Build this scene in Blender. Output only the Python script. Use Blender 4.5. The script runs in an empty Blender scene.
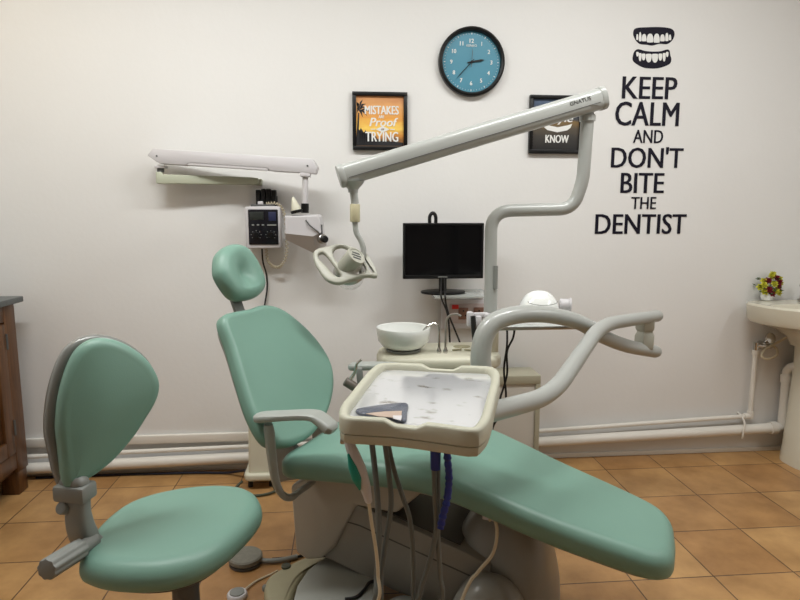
import bpy, bmesh, math, random
from mathutils import Vector as V, Matrix as M
random.seed(7)
PI = math.pi
SC = bpy.context.scene
COL = SC.collection
R = math.radians

# ------------------------------------------------------------------ camera
F = 600.0
TH, PH = R(4.9), R(8.0)
CAM = V((0.0, -3.0, 1.29))
FW = V((math.sin(TH)*math.cos(PH), math.cos(TH)*math.cos(PH), -math.sin(PH)))
RT = V((math.cos(TH), -math.sin(TH), 0))
UP = RT.cross(FW)
cd = bpy.data.cameras.new('camera')
cam = bpy.data.objects.new('camera', cd)
COL.objects.link(cam)
cam.matrix_world = M((RT, UP, -FW)).transposed().to_4x4()
cam.location = CAM
cd.sensor_width = 36
cd.lens = 36*F/800
cd.clip_start = .05
SC.camera = cam

def ray(x, y):
    return FW + RT*((x-400)/F) - UP*((y-300)/F)
def Y(x, y, v):                      # point at world depth Y = v seen in direction (x, y)
    r = ray(x, y); return CAM + r*((v-CAM.y)/r.y)
def Z(x, y, v):
    r = ray(x, y); return CAM + r*((v-CAM.z)/r.z)
def PL(pts, P, e1, e2):              # directions -> coordinates on the plane (P, e1, e2)
    n = e1.cross(e2); out = []
    for x, y in pts:
        r = ray(x, y); q = CAM + r*((P-CAM).dot(n)/r.dot(n)) - P
        out.append((q.dot(e1), q.dot(e2)))
    return out

# ------------------------------------------------------------------ materials
def mat(name, col, rough=.5, metal=0, var=.06, scale=6, bump=0, bscale=80, spec=.5, coat=0, alpha=1, trans=0, emit=None):
    m = bpy.data.materials.new(name); m.use_nodes = True
    nt = m.node_tree; b = nt.nodes['Principled BSDF']
    def lin(c): return tuple(((v/255)/12.92 if v/255 <= .04045 else ((v/255+.055)/1.055)**2.4) for v in c)
    c = lin(col)
    tc = nt.nodes.new('ShaderNodeTexCoord')
    nz = nt.nodes.new('ShaderNodeTexNoise'); nz.inputs['Scale'].default_value = scale; nz.inputs['Detail'].default_value = 4
    nt.links.new(tc.outputs['Object'], nz.inputs['Vector'])
    mx = nt.nodes.new('ShaderNodeMix'); mx.data_type = 'RGBA'
    mx.inputs['A'].default_value = tuple(v*(1-var) for v in c)+(1,)
    mx.inputs['B'].default_value = tuple(min(1, v*(1+var)) for v in c)+(1,)
    nt.links.new(nz.outputs['Fac'], mx.inputs['Factor'])
    nt.links.new(mx.outputs['Result'], b.inputs['Base Color'])
    b.inputs['Roughness'].default_value = rough; b.inputs['Metallic'].default_value = metal
    b.inputs['Specular IOR Level'].default_value = spec
    b.inputs['Coat Weight'].default_value = coat; b.inputs['Coat Roughness'].default_value = .15
    b.inputs['Alpha'].default_value = alpha; b.inputs['Transmission Weight'].default_value = trans
    if bump:
        n2 = nt.nodes.new('ShaderNodeTexNoise'); n2.inputs['Scale'].default_value = bscale; n2.inputs['Detail'].default_value = 3
        nt.links.new(tc.outputs['Object'], n2.inputs['Vector'])
        bp = nt.nodes.new('ShaderNodeBump'); bp.inputs['Strength'].default_value = bump; bp.inputs['Distance'].default_value = .002
        nt.links.new(n2.outputs['Fac'], bp.inputs['Height']); nt.links.new(bp.outputs['Normal'], b.inputs['Normal'])
    return m

TEAL = mat('teal_vinyl', (113, 149, 135), .44, var=.04, scale=5, bump=.12, bscale=350)
WHITE = mat('wall_paint', (223, 222, 220), .75, var=.025, scale=2.2, bump=.25, bscale=45)
CEIL = mat('ceiling_paint', (235, 233, 228), .8, var=.02)
PIPE = mat('white_pipe', (226, 222, 214), .4, var=.03)
CREAM = mat('cream_plastic', (206, 203, 184), .42, var=.06, scale=9)
TRAYC = mat('worn_cream_plastic', (184, 183, 166), .4, var=.08, scale=14, bump=.15, bscale=60)
LGREY = mat('light_grey_enamel', (163, 165, 161), .3, var=.03, coat=.25)
ARMG = mat('armrest_grey', (158, 161, 156), .4, var=.03)
GREY = mat('grey_plastic', (126, 128, 124), .45, var=.06)
DGREY = mat('dark_grey_plastic', (78, 79, 78), .5, var=.06)
BEIGE = mat('beige_grey_panel', (172, 168, 158), .45, var=.04)
BASE = mat('base_cover_grey', (140, 138, 131), .3, var=.06, scale=5)
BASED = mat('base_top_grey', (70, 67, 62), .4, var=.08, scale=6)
PLATE = mat('base_plate_grey', (150, 152, 146), .5, var=.05, scale=12)
XW = mat('white_enamel_cover', (198, 195, 197), .45, var=.03)
XG = mat('pale_green_enamel', (180, 184, 164), .45, var=.04)
BLACK = mat('black_plastic', (14, 14, 15), .4, var=.1, spec=.3)
RUBBER = mat('black_rubber', (22, 21, 21), .55, var=.1)
SCREEN = mat('black_screen', (5, 5, 7), .12, var=.1, spec=.25)
PANELB = mat('navy_control_face', (14, 15, 24), .25, var=.1)
PRINTW = mat('white_print', (225, 225, 222), .6, var=.02)
NAVY = mat('navy_vinyl_lettering', (17, 14, 30), .55, var=.05, spec=.2)
CERAM = mat('white_porcelain', (236, 238, 235), .15, var=.02, coat=.3)
BASIN = mat('ivory_porcelain', (212, 207, 190), .18, var=.03, coat=.3)
CHROME = mat('chrome', (200, 198, 194), .18, metal=1, var=.05)
STEEL = mat('brushed_steel', (176, 174, 170), .3, metal=1, var=.06)
DIAL = mat('teal_blue_dial', (66, 132, 154), .45, var=.04)
BLUE = mat('blue_tape', (12, 36, 122), .45, var=.15, scale=60)
HOSE = mat('grey_hose', (94, 100, 99), .4, var=.05)
OLIVE = mat('aged_cream_plastic', (158, 152, 124), .45, var=.08, scale=20)
RED = mat('red_plastic', (205, 40, 34), .35, var=.05)
BROWN = mat('brown_socket', (128, 92, 76), .5, var=.05)
GRANITE = mat('dark_stone', (78, 84, 84), .35, var=.35, scale=60)
TEALG = mat('green_grip', (0, 138, 122), .4, var=.05)
YEL = mat('yellowed_sleeve', (190, 182, 150), .5, var=.06)
MAROON = mat('maroon_petal', (120, 22, 38), .6, var=.25, scale=60)
LIME = mat('yellow_green_petal', (196, 192, 60), .6, var=.2, scale=60)
LEAF = mat('green_leaf', (62, 92, 38), .6, var=.25, scale=60)
GLASS = mat('clear_shelf_glass', (225, 232, 230), .08, trans=.0, alpha=.45, var=.02)
CLEAR = mat('clear_cover', (235, 240, 240), .05, alpha=.28, var=.01)
CORD = mat('cream_cord', (196, 184, 158), .5, var=.06)
GRIMEBOARD = mat('off_white_board', (206, 202, 194), .6, var=.03)
FRAMEG = mat('khaki_grey_edge', (172, 168, 148), .5, var=.05)

def wood():
    m = mat('dark_wood', (112, 66, 34), .38, var=.1)
    nt = m.node_tree; b = nt.nodes['Principled BSDF']
    tc = nt.nodes.new('ShaderNodeTexCoord'); mp = nt.nodes.new('ShaderNodeMapping')
    mp.inputs['Scale'].default_value = (30, 30, 2.2)
    nz = nt.nodes.new('ShaderNodeTexNoise'); nz.inputs['Scale'].default_value = 1.6; nz.inputs['Detail'].default_value = 6; nz.inputs['Distortion'].default_value = 1.2
    cr = nt.nodes.new('ShaderNodeValToRGB')
    cr.color_ramp.elements[0].position = .3; cr.color_ramp.elements[0].color = (.050, .020, .006, 1)
    cr.color_ramp.elements[1].position = .75; cr.color_ramp.elements[1].color = (.16, .066, .020, 1)
    L = nt.links.new
    L(tc.outputs['Object'], mp.inputs['Vector']); L(mp.outputs['Vector'], nz.inputs['Vector']); L(nz.outputs['Fac'], cr.inputs['Fac'])
    L(cr.outputs['Color'], b.inputs['Base Color'])
    return m
WOOD = wood()

def tiles():
    m = bpy.data.materials.new('terracotta_tiles'); m.use_nodes = True
    nt = m.node_tree; b = nt.nodes['Principled BSDF']; L = nt.links.new; N = nt.nodes.new
    tc = N('ShaderNodeTexCoord'); mp = N('ShaderNodeMapping')
    T = .3065
    mp.inputs['Location'].default_value = (-(1.607-6*T), .483+9*T-0*T, 0)
    br = N('ShaderNodeTexBrick'); br.offset = 0; br.squash = 1
    br.inputs['Scale'].default_value = 1; br.inputs['Brick Width'].default_value = T; br.inputs['Row Height'].default_value = T
    br.inputs['Mortar Size'].default_value = .0028; br.inputs['Mortar Smooth'].default_value = .3; br.inputs['Bias'].default_value = 0
    br.inputs['Color1'].default_value = (.385, .205, .080, 1); br.inputs['Color2'].default_value = (.485, .285, .118, 1)
    br.inputs['Mortar'].default_value = (.10, .055, .03, 1)
    L(tc.outputs['Object'], mp.inputs['Vector']); L(mp.outputs['Vector'], br.inputs['Vector'])
    nz = N('ShaderNodeTexNoise'); nz.inputs['Scale'].default_value = 5.5; nz.inputs['Detail'].default_value = 5; nz.inputs['Roughness'].default_value = .6
    L(tc.outputs['Object'], nz.inputs['Vector'])
    cr = N('ShaderNodeValToRGB'); cr.color_ramp.elements[0].position = .3; cr.color_ramp.elements[0].color = (.62, .55, .46, 1)
    cr.color_ramp.elements[1].position = .7; cr.color_ramp.elements[1].color = (1.15, 1.15, 1.12, 1)
    L(nz.outputs['Fac'], cr.inputs['Fac'])
    mx = N('ShaderNodeMix'); mx.data_type = 'RGBA'; mx.blend_type = 'MULTIPLY'; mx.inputs['Factor'].default_value = .8
    L(br.outputs['Color'], mx.inputs['A']); L(cr.outputs['Color'], mx.inputs['B']); L(mx.outputs['Result'], b.inputs['Base Color'])
    b.inputs['Roughness'].default_value = .42
    bp = N('ShaderNodeBump'); bp.inputs['Strength'].default_value = .4; bp.inputs['Distance'].default_value = .003; bp.invert = True
    L(br.outputs['Fac'], bp.inputs['Height']); L(bp.outputs['Normal'], b.inputs['Normal'])
    return m
TILES = tiles()

def ramp_mat(name, axis, lo, hi, stops, rough=.4, noise=0, nscale=8):
    m = bpy.data.materials.new(name); m.use_nodes = True
    nt = m.node_tree; b = nt.nodes['Principled BSDF']; L = nt.links.new; N = nt.nodes.new
    tc = N('ShaderNodeTexCoord'); sp = N('ShaderNodeSeparateXYZ'); L(tc.outputs['Object'], sp.inputs[0])
    mr = N('ShaderNodeMapRange'); mr.inputs['From Min'].default_value = lo; mr.inputs['From Max'].default_value = hi
    L(sp.outputs[axis], mr.inputs['Value'])
    src = mr.outputs['Result']
    if noise:
        nz = N('ShaderNodeTexNoise'); nz.inputs['Scale'].default_value = nscale; nz.inputs['Detail'].default_value = 4
        mp = N('ShaderNodeMapping'); mp.inputs['Scale'].default_value = (1, 1, 3)
        L(tc.outputs['Object'], mp.inputs['Vector']); L(mp.outputs['Vector'], nz.inputs['Vector'])
        ma = N('ShaderNodeMath'); ma.operation = 'MULTIPLY_ADD'; ma.inputs[1].default_value = noise
        L(nz.outputs['Fac'], ma.inputs[0]); L(src, ma.inputs[2])
        mb = N('ShaderNodeMath'); mb.operation = 'SUBTRACT'; mb.inputs[1].default_value = noise/2
        L(ma.outputs[0], mb.inputs[0]); src = mb.outputs[0]
    cr = N('ShaderNodeValToRGB'); e = cr.color_ramp.elements
    while len(e) < len(stops): e.new(.5)
    for i, (p, c) in enumerate(stops):
        e[i].position = p; e[i].color = tuple((v/255)**2.2 for v in c)+(1,)
    L(src, cr.inputs['Fac']); L(cr.outputs['Color'], b.inputs['Base Color'])
    b.inputs['Roughness'].default_value = rough
    return m

def sheet_mat():
    m = mat('smudged_metal_sheet', (226, 226, 228), .13, metal=.6, var=.03)
    nt = m.node_tree; b = nt.nodes['Principled BSDF']; L = nt.links.new; N = nt.nodes.new
    tc = N('ShaderNodeTexCoord'); nz = N('ShaderNodeTexNoise'); nz.inputs['Scale'].default_value = 17; nz.inputs['Detail'].default_value = 3
    mp = N('ShaderNodeMapping'); mp.inputs['Scale'].default_value = (1, 1.3, 1)
    L(tc.outputs['Object'], mp.inputs[0]); L(mp.outputs[0], nz.inputs['Vector'])
    cr = N('ShaderNodeValToRGB'); cr.color_ramp.elements[0].position = .60; cr.color_ramp.elements[0].color = (.80, .81, .83, 1)
    cr.color_ramp.elements[1].position = .72; cr.color_ramp.elements[1].color = (.42, .40, .37, 1)
    L(nz.outputs['Fac'], cr.inputs['Fac']); L(cr.outputs['Color'], b.inputs['Base Color'])
    return m
SHEET = sheet_mat()

# ------------------------------------------------------------------ mesh builder (world coordinates unless a frame is given)
class MB:
    def __init__(s, fr=None):
        s.v = []; s.f = []; s.fr = fr
    def add(s, vs, fs):
        o = len(s.v)
        for p in vs:
            p = V(p); s.v.append(s.fr @ p if s.fr else p)
        s.f += [tuple(i+o for i in f) for f in fs]
        return s
    def bm(s, b, T=None):
        b.verts.ensure_lookup_table(); b.verts.index_update()
        vs = [(T @ v.co) if T else v.co.copy() for v in b.verts]
        s.add(vs, [[v.index for v in f.verts] for f in b.faces]); b.free(); return s
    def box(s, c, d, rot=None, bev=0, seg=2):
        b = bmesh.new(); bmesh.ops.create_cube(b, size=1)
        for v in b.verts: v.co = V((v.co.x*d[0], v.co.y*d[1], v.co.z*d[2]))
        if bev: bmesh.ops.bevel(b, geom=b.edges[:], offset=bev, segments=seg, profile=.5, affect='EDGES', clamp_overlap=True)
        T = M.Translation(V(c)) @ (rot.to_4x4() if rot else M.Identity(4))
        return s.bm(b, T)
    def prism(s, pts, ax, t0, t1, bev=0, seg=2, P=V((0, 0, 0))):
        # outline pts (u, w) on axes ax = (e1, e2); extruded along e1 x e2 from t0 to t1
        e1, e2 = V(ax[0]), V(ax[1]); n = e1.cross(e2)
        b = bmesh.new()
        lo = [b.verts.new(P+e1*u+e2*w+n*t0) for u, w in pts]
        hi = [b.verts.new(P+e1*u+e2*w+n*t1) for u, w in pts]
        k = len(pts)
        b.faces.new(lo[::-1]); b.faces.new(hi)
        for i in range(k): b.faces.new((lo[i], lo[(i+1) % k], hi[(i+1) % k], hi[i]))
        bmesh.ops.recalc_face_normals(b, faces=b.faces[:])
        if bev:
            es = [e for e in b.edges if len(e.link_faces) == 2 and e.calc_face_angle(0) > .35]
            bmesh.ops.bevel(b, geom=es, offset=bev, segments=seg, profile=.5, affect='EDGES', clamp_overlap=True)
        return s.bm(b)
    def loft(s, rings, cap=True, closed=True):
        o = 0; vs = []; fs = []; k = len(rings[0])
        for r in rings: vs += list(r)
        for i in range(len(rings)-1):
            for j in range(k if closed else k-1):
                a, b_ = i*k+j, i*k+(j+1) % k
                fs.append((a, b_, b_+k, a+k))
        if cap:
            fs.append(tuple(range(k))[::-1]); fs.append(tuple((len(rings)-1)*k+j for j in range(k)))
        return s.add(vs, fs)
    def lathe(s, prof, P=V((0, 0, 0)), axis=V((0, 0, 1)), n=32, cap=True):
        q = V((0, 0, 1)).rotation_difference(V(axis).normalized())
        rings = [[V(P)+q @ V((r*math.cos(2*PI*j/n), r*math.sin(2*PI*j/n), z)) for j in range(n)] for r, z in prof]
        return s.loft(rings, cap)
    def cyl(s, a, b, r, r2=None, n=24, bev=0):
        a, b = V(a), V(b); h = (b-a).length; r2 = r if r2 is None else r2
        if bev: pr = [(r-bev, 0), (r-.3*bev, .3*bev), (r, bev), (r2, h-bev), (r2-.3*bev, h-.3*bev), (r2-bev, h)]
        else: pr = [(r, 0), (r2, h)]
        return s.lathe(pr, a, b-a, n)
    def tube(s, pts, r, n=12, smooth=True, fillet=None, rnd=False):
        pts = [V(p) for p in pts]
        if fillet: pts = fil(pts, fillet)
        elif smooth and len(pts) > 2: pts = crom(pts, 8)
        L = [0]
        for i in range(1, len(pts)): L.append(L[-1]+(pts[i]-pts[i-1]).length)
        rad = (lambda t: r) if not isinstance(r, (tuple, list)) else (lambda t: lerp_list(r, t))
        rings = []; T = None; nrm = None
        for i, p in enumerate(pts):
            t = (pts[min(i+1, len(pts)-1)]-pts[max(i-1, 0)]).normalized()
            if nrm is None:
                nrm = t.orthogonal().normalized()
            else:
                nrm = T.rotation_difference(t) @ nrm
            T = t; bn = t.cross(nrm); rr = rad(L[i]/L[-1])
            rings.append([p+(nrm*math.cos(2*PI*j/n)+bn*math.sin(2*PI*j/n))*rr for j in range(n)])
        if rnd:
            def cap_(p, d, ring, rr):
                return [[p+d*rr*math.sin(a)+(q-p)*math.cos(a) for q in ring] for a in (R(30), R(60), R(82))]
            rings = cap_(pts[0], -(pts[1]-pts[0]).normalized(), rings[0], rad(0))[::-1]+rings+cap_(pts[-1], (pts[-1]-pts[-2]).normalized(), rings[-1], rad(1))
        return s.loft(rings)
    def cushion(s, outline, thick, rr, dome, fmap, n=96, dip=None):
        o = resample(outline, n)
        c = V((sum(p.x for p in o)/n, sum(p.y for p in o)/n))
        nr = []
        for i in range(n):
            t = (o[(i+1) % n]-o[i-1]).normalized(); nr.append(V((-t.y, t.x)))
        area = sum(o[i].x*o[(i+1) % n].y-o[(i+1) % n].x*o[i].y for i in range(n))
        if area < 0: nr = [-q for q in nr]
        rings = []
        def ring(off, w): return [fmap(o[i].x+nr[i].x*off, o[i].y+nr[i].y*off, w) for i in range(n)]
        def inner(k, w):
            res = []
            for i in range(n):
                q = o[i]+nr[i]*rr; q = c+(q-c)*k
                ww = w
                if dip: ww += dip(q.x, q.y)*(1-k**4)
                res.append((q.x, q.y, ww))
            for it in range(int((1-k)*220)):
                res = [tuple((res[i-1][c_]+res[i][c_]*2+res[(i+1) % n][c_])/4 for c_ in range(3)) for i in range(n)]
            return [fmap(*q) for q in res]
        rb = min(rr, thick/2)*.7
        for k in (.02, .5, .85): rings.append([fmap(*(c+(o[i]+nr[i]*rb-c)*k), 0) for i in range(n)])
        for a in range(0, 91, 30): rings.append(ring(rb*(1-math.sin(R(a))), rb*(1-math.cos(R(a)))))
        for a in range(0, 91, 15): rings.append(ring(rr*(1-math.cos(R(a))), thick-rr+rr*math.sin(R(a)) if thick > rr+rb else rb+(thick-rb)*math.sin(R(a))))
        for k in (.97, .92, .85, .75, .62, .48, .33, .18, .02): rings.append(inner(k, thick+dome*(1-k*k)))
        return s.loft(rings)
    def build(s, name, m, parent=None, loc=None, ang=35, **kw):
        me = bpy.data.meshes.new(name)
        ob = bpy.data.objects.new(name, me); COL.objects.link(ob)
        if parent: ob.parent = parent; inv = wm(parent).inverted()
        elif loc is not None: ob.location = loc; inv = M.Translation(-V(loc))
        else: inv = M.Identity(4)
        me.from_pydata([inv @ p for p in s.v], [], s.f); me.update()
        b = bmesh.new(); b.from_mesh(me); bmesh.ops.recalc_face_normals(b, faces=b.faces[:]); b.to_mesh(me); b.free()
        me.polygons.foreach_set('use_smooth', [True]*len(me.polygons))
        me.set_sharp_from_angle(angle=R(ang))
        me.materials.append(m)
        for k, v in kw.items(): ob[k] = v
        return ob

def wm(o):
    return (wm(o.parent) if o.parent else M.Identity(4)) @ o.matrix_basis
def lerp_list(r, t):
    x = t*(len(r)-1); i = min(int(x), len(r)-2); return r[i]+(r[i+1]-r[i])*(x-i)
def crom(P, k):
    out = []
    for i in range(len(P)-1):
        a, b, c, d = P[max(i-1, 0)], P[i], P[i+1], P[min(i+2, len(P)-1)]
        for j in range(k):
            t = j/k
            out.append(.5*((2*b)+(c-a)*t+(2*a-5*b+4*c-d)*t*t+(3*b-a-3*c+d)*t**3))
    return out+[P[-1]]
def fil(P, rads, k=8):
    out = [P[0]]
    for i in range(1, len(P)-1):
        r = rads[i-1] if isinstance(rads, (list, tuple)) else rads
        a = (P[i-1]-P[i]); b = (P[i+1]-P[i])
        r = min(r, a.length*.48, b.length*.48)
        p0 = P[i]+a.normalized()*r; p2 = P[i]+b.normalized()*r
        for j in range(k+1):
            t = j/k; out.append(p0*(1-t)**2+P[i]*2*t*(1-t)+p2*t*t)
    return out+[P[-1]]
def resample(pts, n):
    P = [V(p) for p in pts]; k = len(P); fine = []
    for i in range(k):
        a, b, c, d = P[i-1], P[i], P[(i+1) % k], P[(i+2) % k]
        for j in range(12):
            t = j/12
            fine.append(.5*((2*b)+(c-a)*t+(2*a-5*b+4*c-d)*t*t+(3*b-a-3*c+d)*t**3))
    L = [0]
    for i in range(len(fine)): L.append(L[-1]+(fine[(i+1) % len(fine)]-fine[i]).length)
    out = []; j = 0
    for i in range(n):
        s = L[-1]*i/n
        while L[j+1] < s: j += 1
        t = (s-L[j])/max(L[j+1]-L[j], 1e-9)
        out.append(fine[j].lerp(fine[(j+1) % len(fine)], t))
    return out
def rrect(w, h, r, k=6, c=(0, 0)):
    out = []
    for sx, sy, a0 in ((1, 1, 0), (-1, 1, 90), (-1, -1, 180), (1, -1, 270)):
        for j in range(k+1):
            a = R(a0+90*j/k)
            out.append((c[0]+sx*(w/2-r)+r*math.cos(a), c[1]+sy*(h/2-r)+r*math.sin(a)))
    return out
def ell(rx, ry, n=32, c=(0, 0)):
    return [(c[0]+rx*math.cos(2*PI*i/n), c[1]+ry*math.sin(2*PI*i/n)) for i in range(n)]

def thing(name, label, cat, loc=(0, 0, 0), rotz=0, group=None):
    o = bpy.data.objects.new(name, None); COL.objects.link(o)
    o.location = loc; o.rotation_euler = (0, 0, rotz); o.empty_display_size = .1
    o['label'] = label; o['category'] = cat
    if group: o['group'] = group
    return o
def tag(o, label, cat, group=None):
    o['label'] = label; o['category'] = cat
    if group: o['group'] = group
    return o
def struct(o):
    o['kind'] = 'structure'; return o

def glyphs(body, w, h, P, e1, e2, depth=.0012, mb=None, shear=0, bold=0):
    """lettering as a solid mesh, centred on P, fitted to w x h on the axes e1, e2"""
    cu = bpy.data.curves.new('txt', 'FONT'); cu.body = body; cu.resolution_u = 3; cu.extrude = .01
    ob = bpy.data.objects.new('txt', cu); COL.objects.link(ob)
    dg = bpy.context.evaluated_depsgraph_get(); dg.update()
    me = bpy.data.meshes.new_from_object(ob.evaluated_get(dg))
    xs = [v.co.x for v in me.vertices]; ys = [v.co.y for v in me.vertices]
    x0, x1, y0, y1 = min(xs), max(xs), min(ys), max(ys)
    n = e1.cross(e2); mb = mb or MB()
    if w is None: w = h*(x1-x0)/(y1-y0)
    for k, sx in enumerate((0,) if not bold else (-bold, 0, bold)):
        mb.add([P+e1*(((v.co.x-x0)/(x1-x0)-.5)*(w-2*bold)+sx+shear*(v.co.y-y0)/(y1-y0)*h)+e2*(((v.co.y-y0)/(y1-y0)-.5)*h)+n*(depth*(.5+v.co.z/.02)+.00006*k) for v in me.vertices],
               [tuple(p.vertices) for p in me.polygons])
    bpy.data.objects.remove(ob); bpy.data.meshes.remove(me); bpy.data.curves.remove(cu)
    return mb
def holed(outer, holes, P, e1, e2, t, bev, name, m, parent, **kw):
    """flat plate with holes and rounded rims"""
    cu = bpy.data.curves.new('pl', 'CURVE'); cu.dimensions = '2D'; cu.fill_mode = 'BOTH'; cu.extrude = t/2-bev; cu.bevel_depth = bev; cu.offset = -bev; cu.bevel_resolution = 2
    for loop in [outer]+holes:
        q = resample(loop, 60)
        sp = cu.splines.new('POLY'); sp.points.add(len(q)-1); sp.use_cyclic_u = True
        for i, p in enumerate(q): sp.points[i].co = (p.x, p.y, 0, 1)
    ob = bpy.data.objects.new('pl', cu); COL.objects.link(ob)
    dg = bpy.context.evaluated_depsgraph_get(); dg.update()
    me = bpy.data.meshes.new_from_object(ob.evaluated_get(dg)); n = e1.cross(e2)
    mb = MB().add([P+e1*v.co.x+e2*v.co.y+n*v.co.z for v in me.vertices], [tuple(p.vertices) for p in me.polygons])
    bpy.data.objects.remove(ob); bpy.data.meshes.remove(me); bpy.data.curves.remove(cu)
    o = mb.build(name, m, parent, **kw)
    b = bmesh.new(); b.from_mesh(o.data); bmesh.ops.remove_doubles(b, verts=b.verts[:], dist=1e-5); bmesh.ops.recalc_face_normals(b, faces=b.faces[:]); b.to_mesh(o.data); b.free()
    o.data.set_sharp_from_angle(angle=R(40))
    return o
EX, EY, EZ = V((1, 0, 0)), V((0, 1, 0)), V((0, 0, 1))

# ------------------------------------------------------------------ the room
XL, XR, YF, HC = -1.99, 2.78, -6.4, 2.85
def slab(name, lo, hi, m):
    c = (V(lo)+V(hi))/2; return struct(MB().box(c, V(hi)-V(lo)).build(name, m))
slab('floor', (XL-.1, YF-.1, -.1), (XR+.1, .1, 0), TILES)
slab('ceiling', (XL-.1, YF-.1, HC), (XR+.1, .1, HC+.1), CEIL)
slab('wall_back', (XL-.1, 0, 0), (XR+.1, .1, HC), WHITE)
slab('wall_front', (XL-.1, YF-.1, 0), (XR+.1, YF, HC), WHITE)
slab('wall_left', (XL-.1, YF, 0), (XL, 0, HC), WHITE)
slab('wall_right', (XR, YF, 0), (XR+.1, 0, HC), WHITE)
struct(MB().box((-.62, -.011, .176), (2.7, .022, .044), bev=.004).build('trim_1', PIPE))
struct(MB().box((.4, -.005, .012), (4.7, .01, .024), bev=.003).build('baseboard_back', PIPE))

# pipes along the wall
dp = thing('drain_pipe', 'thick white drain pipe sloping along the foot of the wall', 'pipe', (.4, -.045, .08))
MB().tube([(-1.98, -.045, .05), (.0, -.045, .088), (1.0, -.045, .108), (2.30, -.045, .146)], .027, smooth=False, n=20).build('pipe_run', PIPE, dp)
MB().tube([(2.30, -.045, .146), (2.345, -.045, .15), (2.345, -.045, .47), (2.345, -.09, .50), (2.345, -.2, .52)], .024, fillet=.05, n=20).build('riser', PIPE, dp)
for a_, b_, r_ in (((2.275, -.045, .1455), (2.31, -.045, .1465), .034), ((2.345, -.045, .40), (2.345, -.045, .445), .030), ((-.50, -.045, .078), (-.46, -.045, .079), .034)):
    MB().cyl(a_, b_, r_).build('coupling', PIPE, dp)
for x, z in ((2.10, .139),):
    q = MB(); q.tube([(x, -.075, z-.035), (x, -.078, z), (x+.01, -.07, z+.045), (x+.012, -.035, z+.075), (x+.012, -.003, z+.085)], .005, n=8); q.build('clip', PIPE, dp)
wp = thing('water_pipe', 'thin white water pipe with elbow rising to the tap', 'pipe', (.4, -.03, .14))
MB().tube([(-1.98, -.035, .108), (.2, -.035, .142), (1.0, -.035, .165), (1.9, -.035, .203), (2.162, -.035, .213), (2.162, -.035, .57)], .0115, fillet=[.1, .1, .1, .02], n=14).build('pipe_run', PIPE, wp)
e_ = MB(); e_.cyl((2.162, -.035, .20), (2.162, -.035, .24), .017); e_.cyl((2.125, -.035, .212), (2.17, -.035, .213), .017); e_.build('elbow', PIPE, wp)
MB().cyl((2.162, -.035, .555), (2.162, -.035, .578), .017).build('coupling', PIPE, wp)
tap = thing('angle_valve', 'chrome angle tap on the wall beneath the washbasin', 'tap', (2.19, -.02, .60))
t_ = MB(); t_.cyl((2.162, -.035, .578), (2.162, -.035, .62), .013); t_.cyl((2.162, -.04, .605), (2.25, -.04, .60), .014, bev=.003); t_.cyl((2.205, -.001, .602), (2.205, -.05, .602), .022, bev=.003)
t_.build('body', CHROME, tap)
MB().lathe([(.012, 0), (.028, .004), (.030, .016), (.014, .024)], (2.215, -.055, .645), V((.2, -1, .3)), 20).build('handwheel', CHROME, tap)
MB().cyl((2.208, -.03, .612), (2.215, -.058, .65), .008).build('stem', CHROME, tap)
fh = [Y(769, 352, -.05), Y(782, 346, -.10), Y(796, 338, -.16), Y(806, 333, -.2)]
tag(MB().tube([(2.255, -.04, .60), (2.27, -.05, .585), (2.255, -.07, .555), (2.2, -.08, .54), (2.175, -.07, .553), (2.2, -.055, .585), (2.26, -.06, .622), (2.33, -.10, .685), (2.36, -.14, .72)], .006, n=8).build('supply_hose', CORD),
    'coiled beige supply hose from the chrome tap to the washbasin', 'hose')

# dark cable along the foot of the wall
tag(MB().tube([(-1.55, -.045, .008), (-1.2, -.04, .008), (-.8, -.05, .008), (-.62, -.07, .01), (-.52, -.14, .05), (-.49, -.17, .06)], .0065, n=8).build('floor_cable', mat('dark_blue_cable', (24, 28, 44), .5)),
    'dark blue cable lying along the foot of the wall', 'cable')

# ------------------------------------------------------------------ wooden cabinet
X0 = -1.545
cb = thing('wooden_cabinet', 'dark wooden cabinet with a stone top at the left edge', 'cabinet', (-1.76, -.62, 0))
b_ = MB()
YB = -.13; YN = -1.25
b_.box(((X0+XL)/2+.001, (YB+YN)/2, .50), (X0-XL-.03, YB-YN, .78))
b_.build('carcass', WOOD, cb)
st_ = MB()
for y in (YB-.045, (YB+YN)/2, YN+.045): st_.box((X0-.008, y, .50), (.036, .09, .78), bev=.004)
for z in (.855, .17): st_.box((X0-.009, (YB+YN)/2, z), (.034, YB-YN, .075), bev=.004)
st_.build('face_frame', WOOD, cb)
for y0, y1 in ((YB-.095, (YB+YN)/2+.05), ((YB+YN)/2-.05, YN+.095)):
    d_ = MB(); cy = (y0+y1)/2; w = abs(y0-y1)
    for y in (y0-.035 if y0 > y1 else y0+.035, y1+.035 if y0 > y1 else y1-.035): d_.box((X0, y, .512), (.028, .07, .60), bev=.004)
    for z in (.777, .247): d_.box((X0, cy, z), (.026, w-.13, .07), bev=.004)
    dd = d_.build('door', WOOD, cb)
    MB().box((X0-.006, cy, .512), (.014, w-.13, .47), bev=.004).build('panel', WOOD, dd)
    h_ = MB()
    ye = max(y0, y1)+.003 if abs(max(y0, y1)-(YB-.095)) < .01 else min(y0, y1)-.003
    for z in (.73, .33): MB().cyl((X0+.014, ye, z-.035), (X0+.014, ye, z+.035), .006).build('hinge', DGREY, dd)
for y in (YB-.045, YN+.045):
    MB().box((X0-.035, y, .058), (.08, .08, .115), bev=.006).build('leg', WOOD, cb)
    MB().box((XL+.06, y, .058), (.08, .08, .115), bev=.006).build('leg', WOOD, cb)
MB().box(((X0+XL)/2+.018, (YB+YN)/2+.012, .9065), (X0-XL+.03, YB-YN+.06, .027), bev=.005).build('stone_top', GRANITE, cb)

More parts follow.
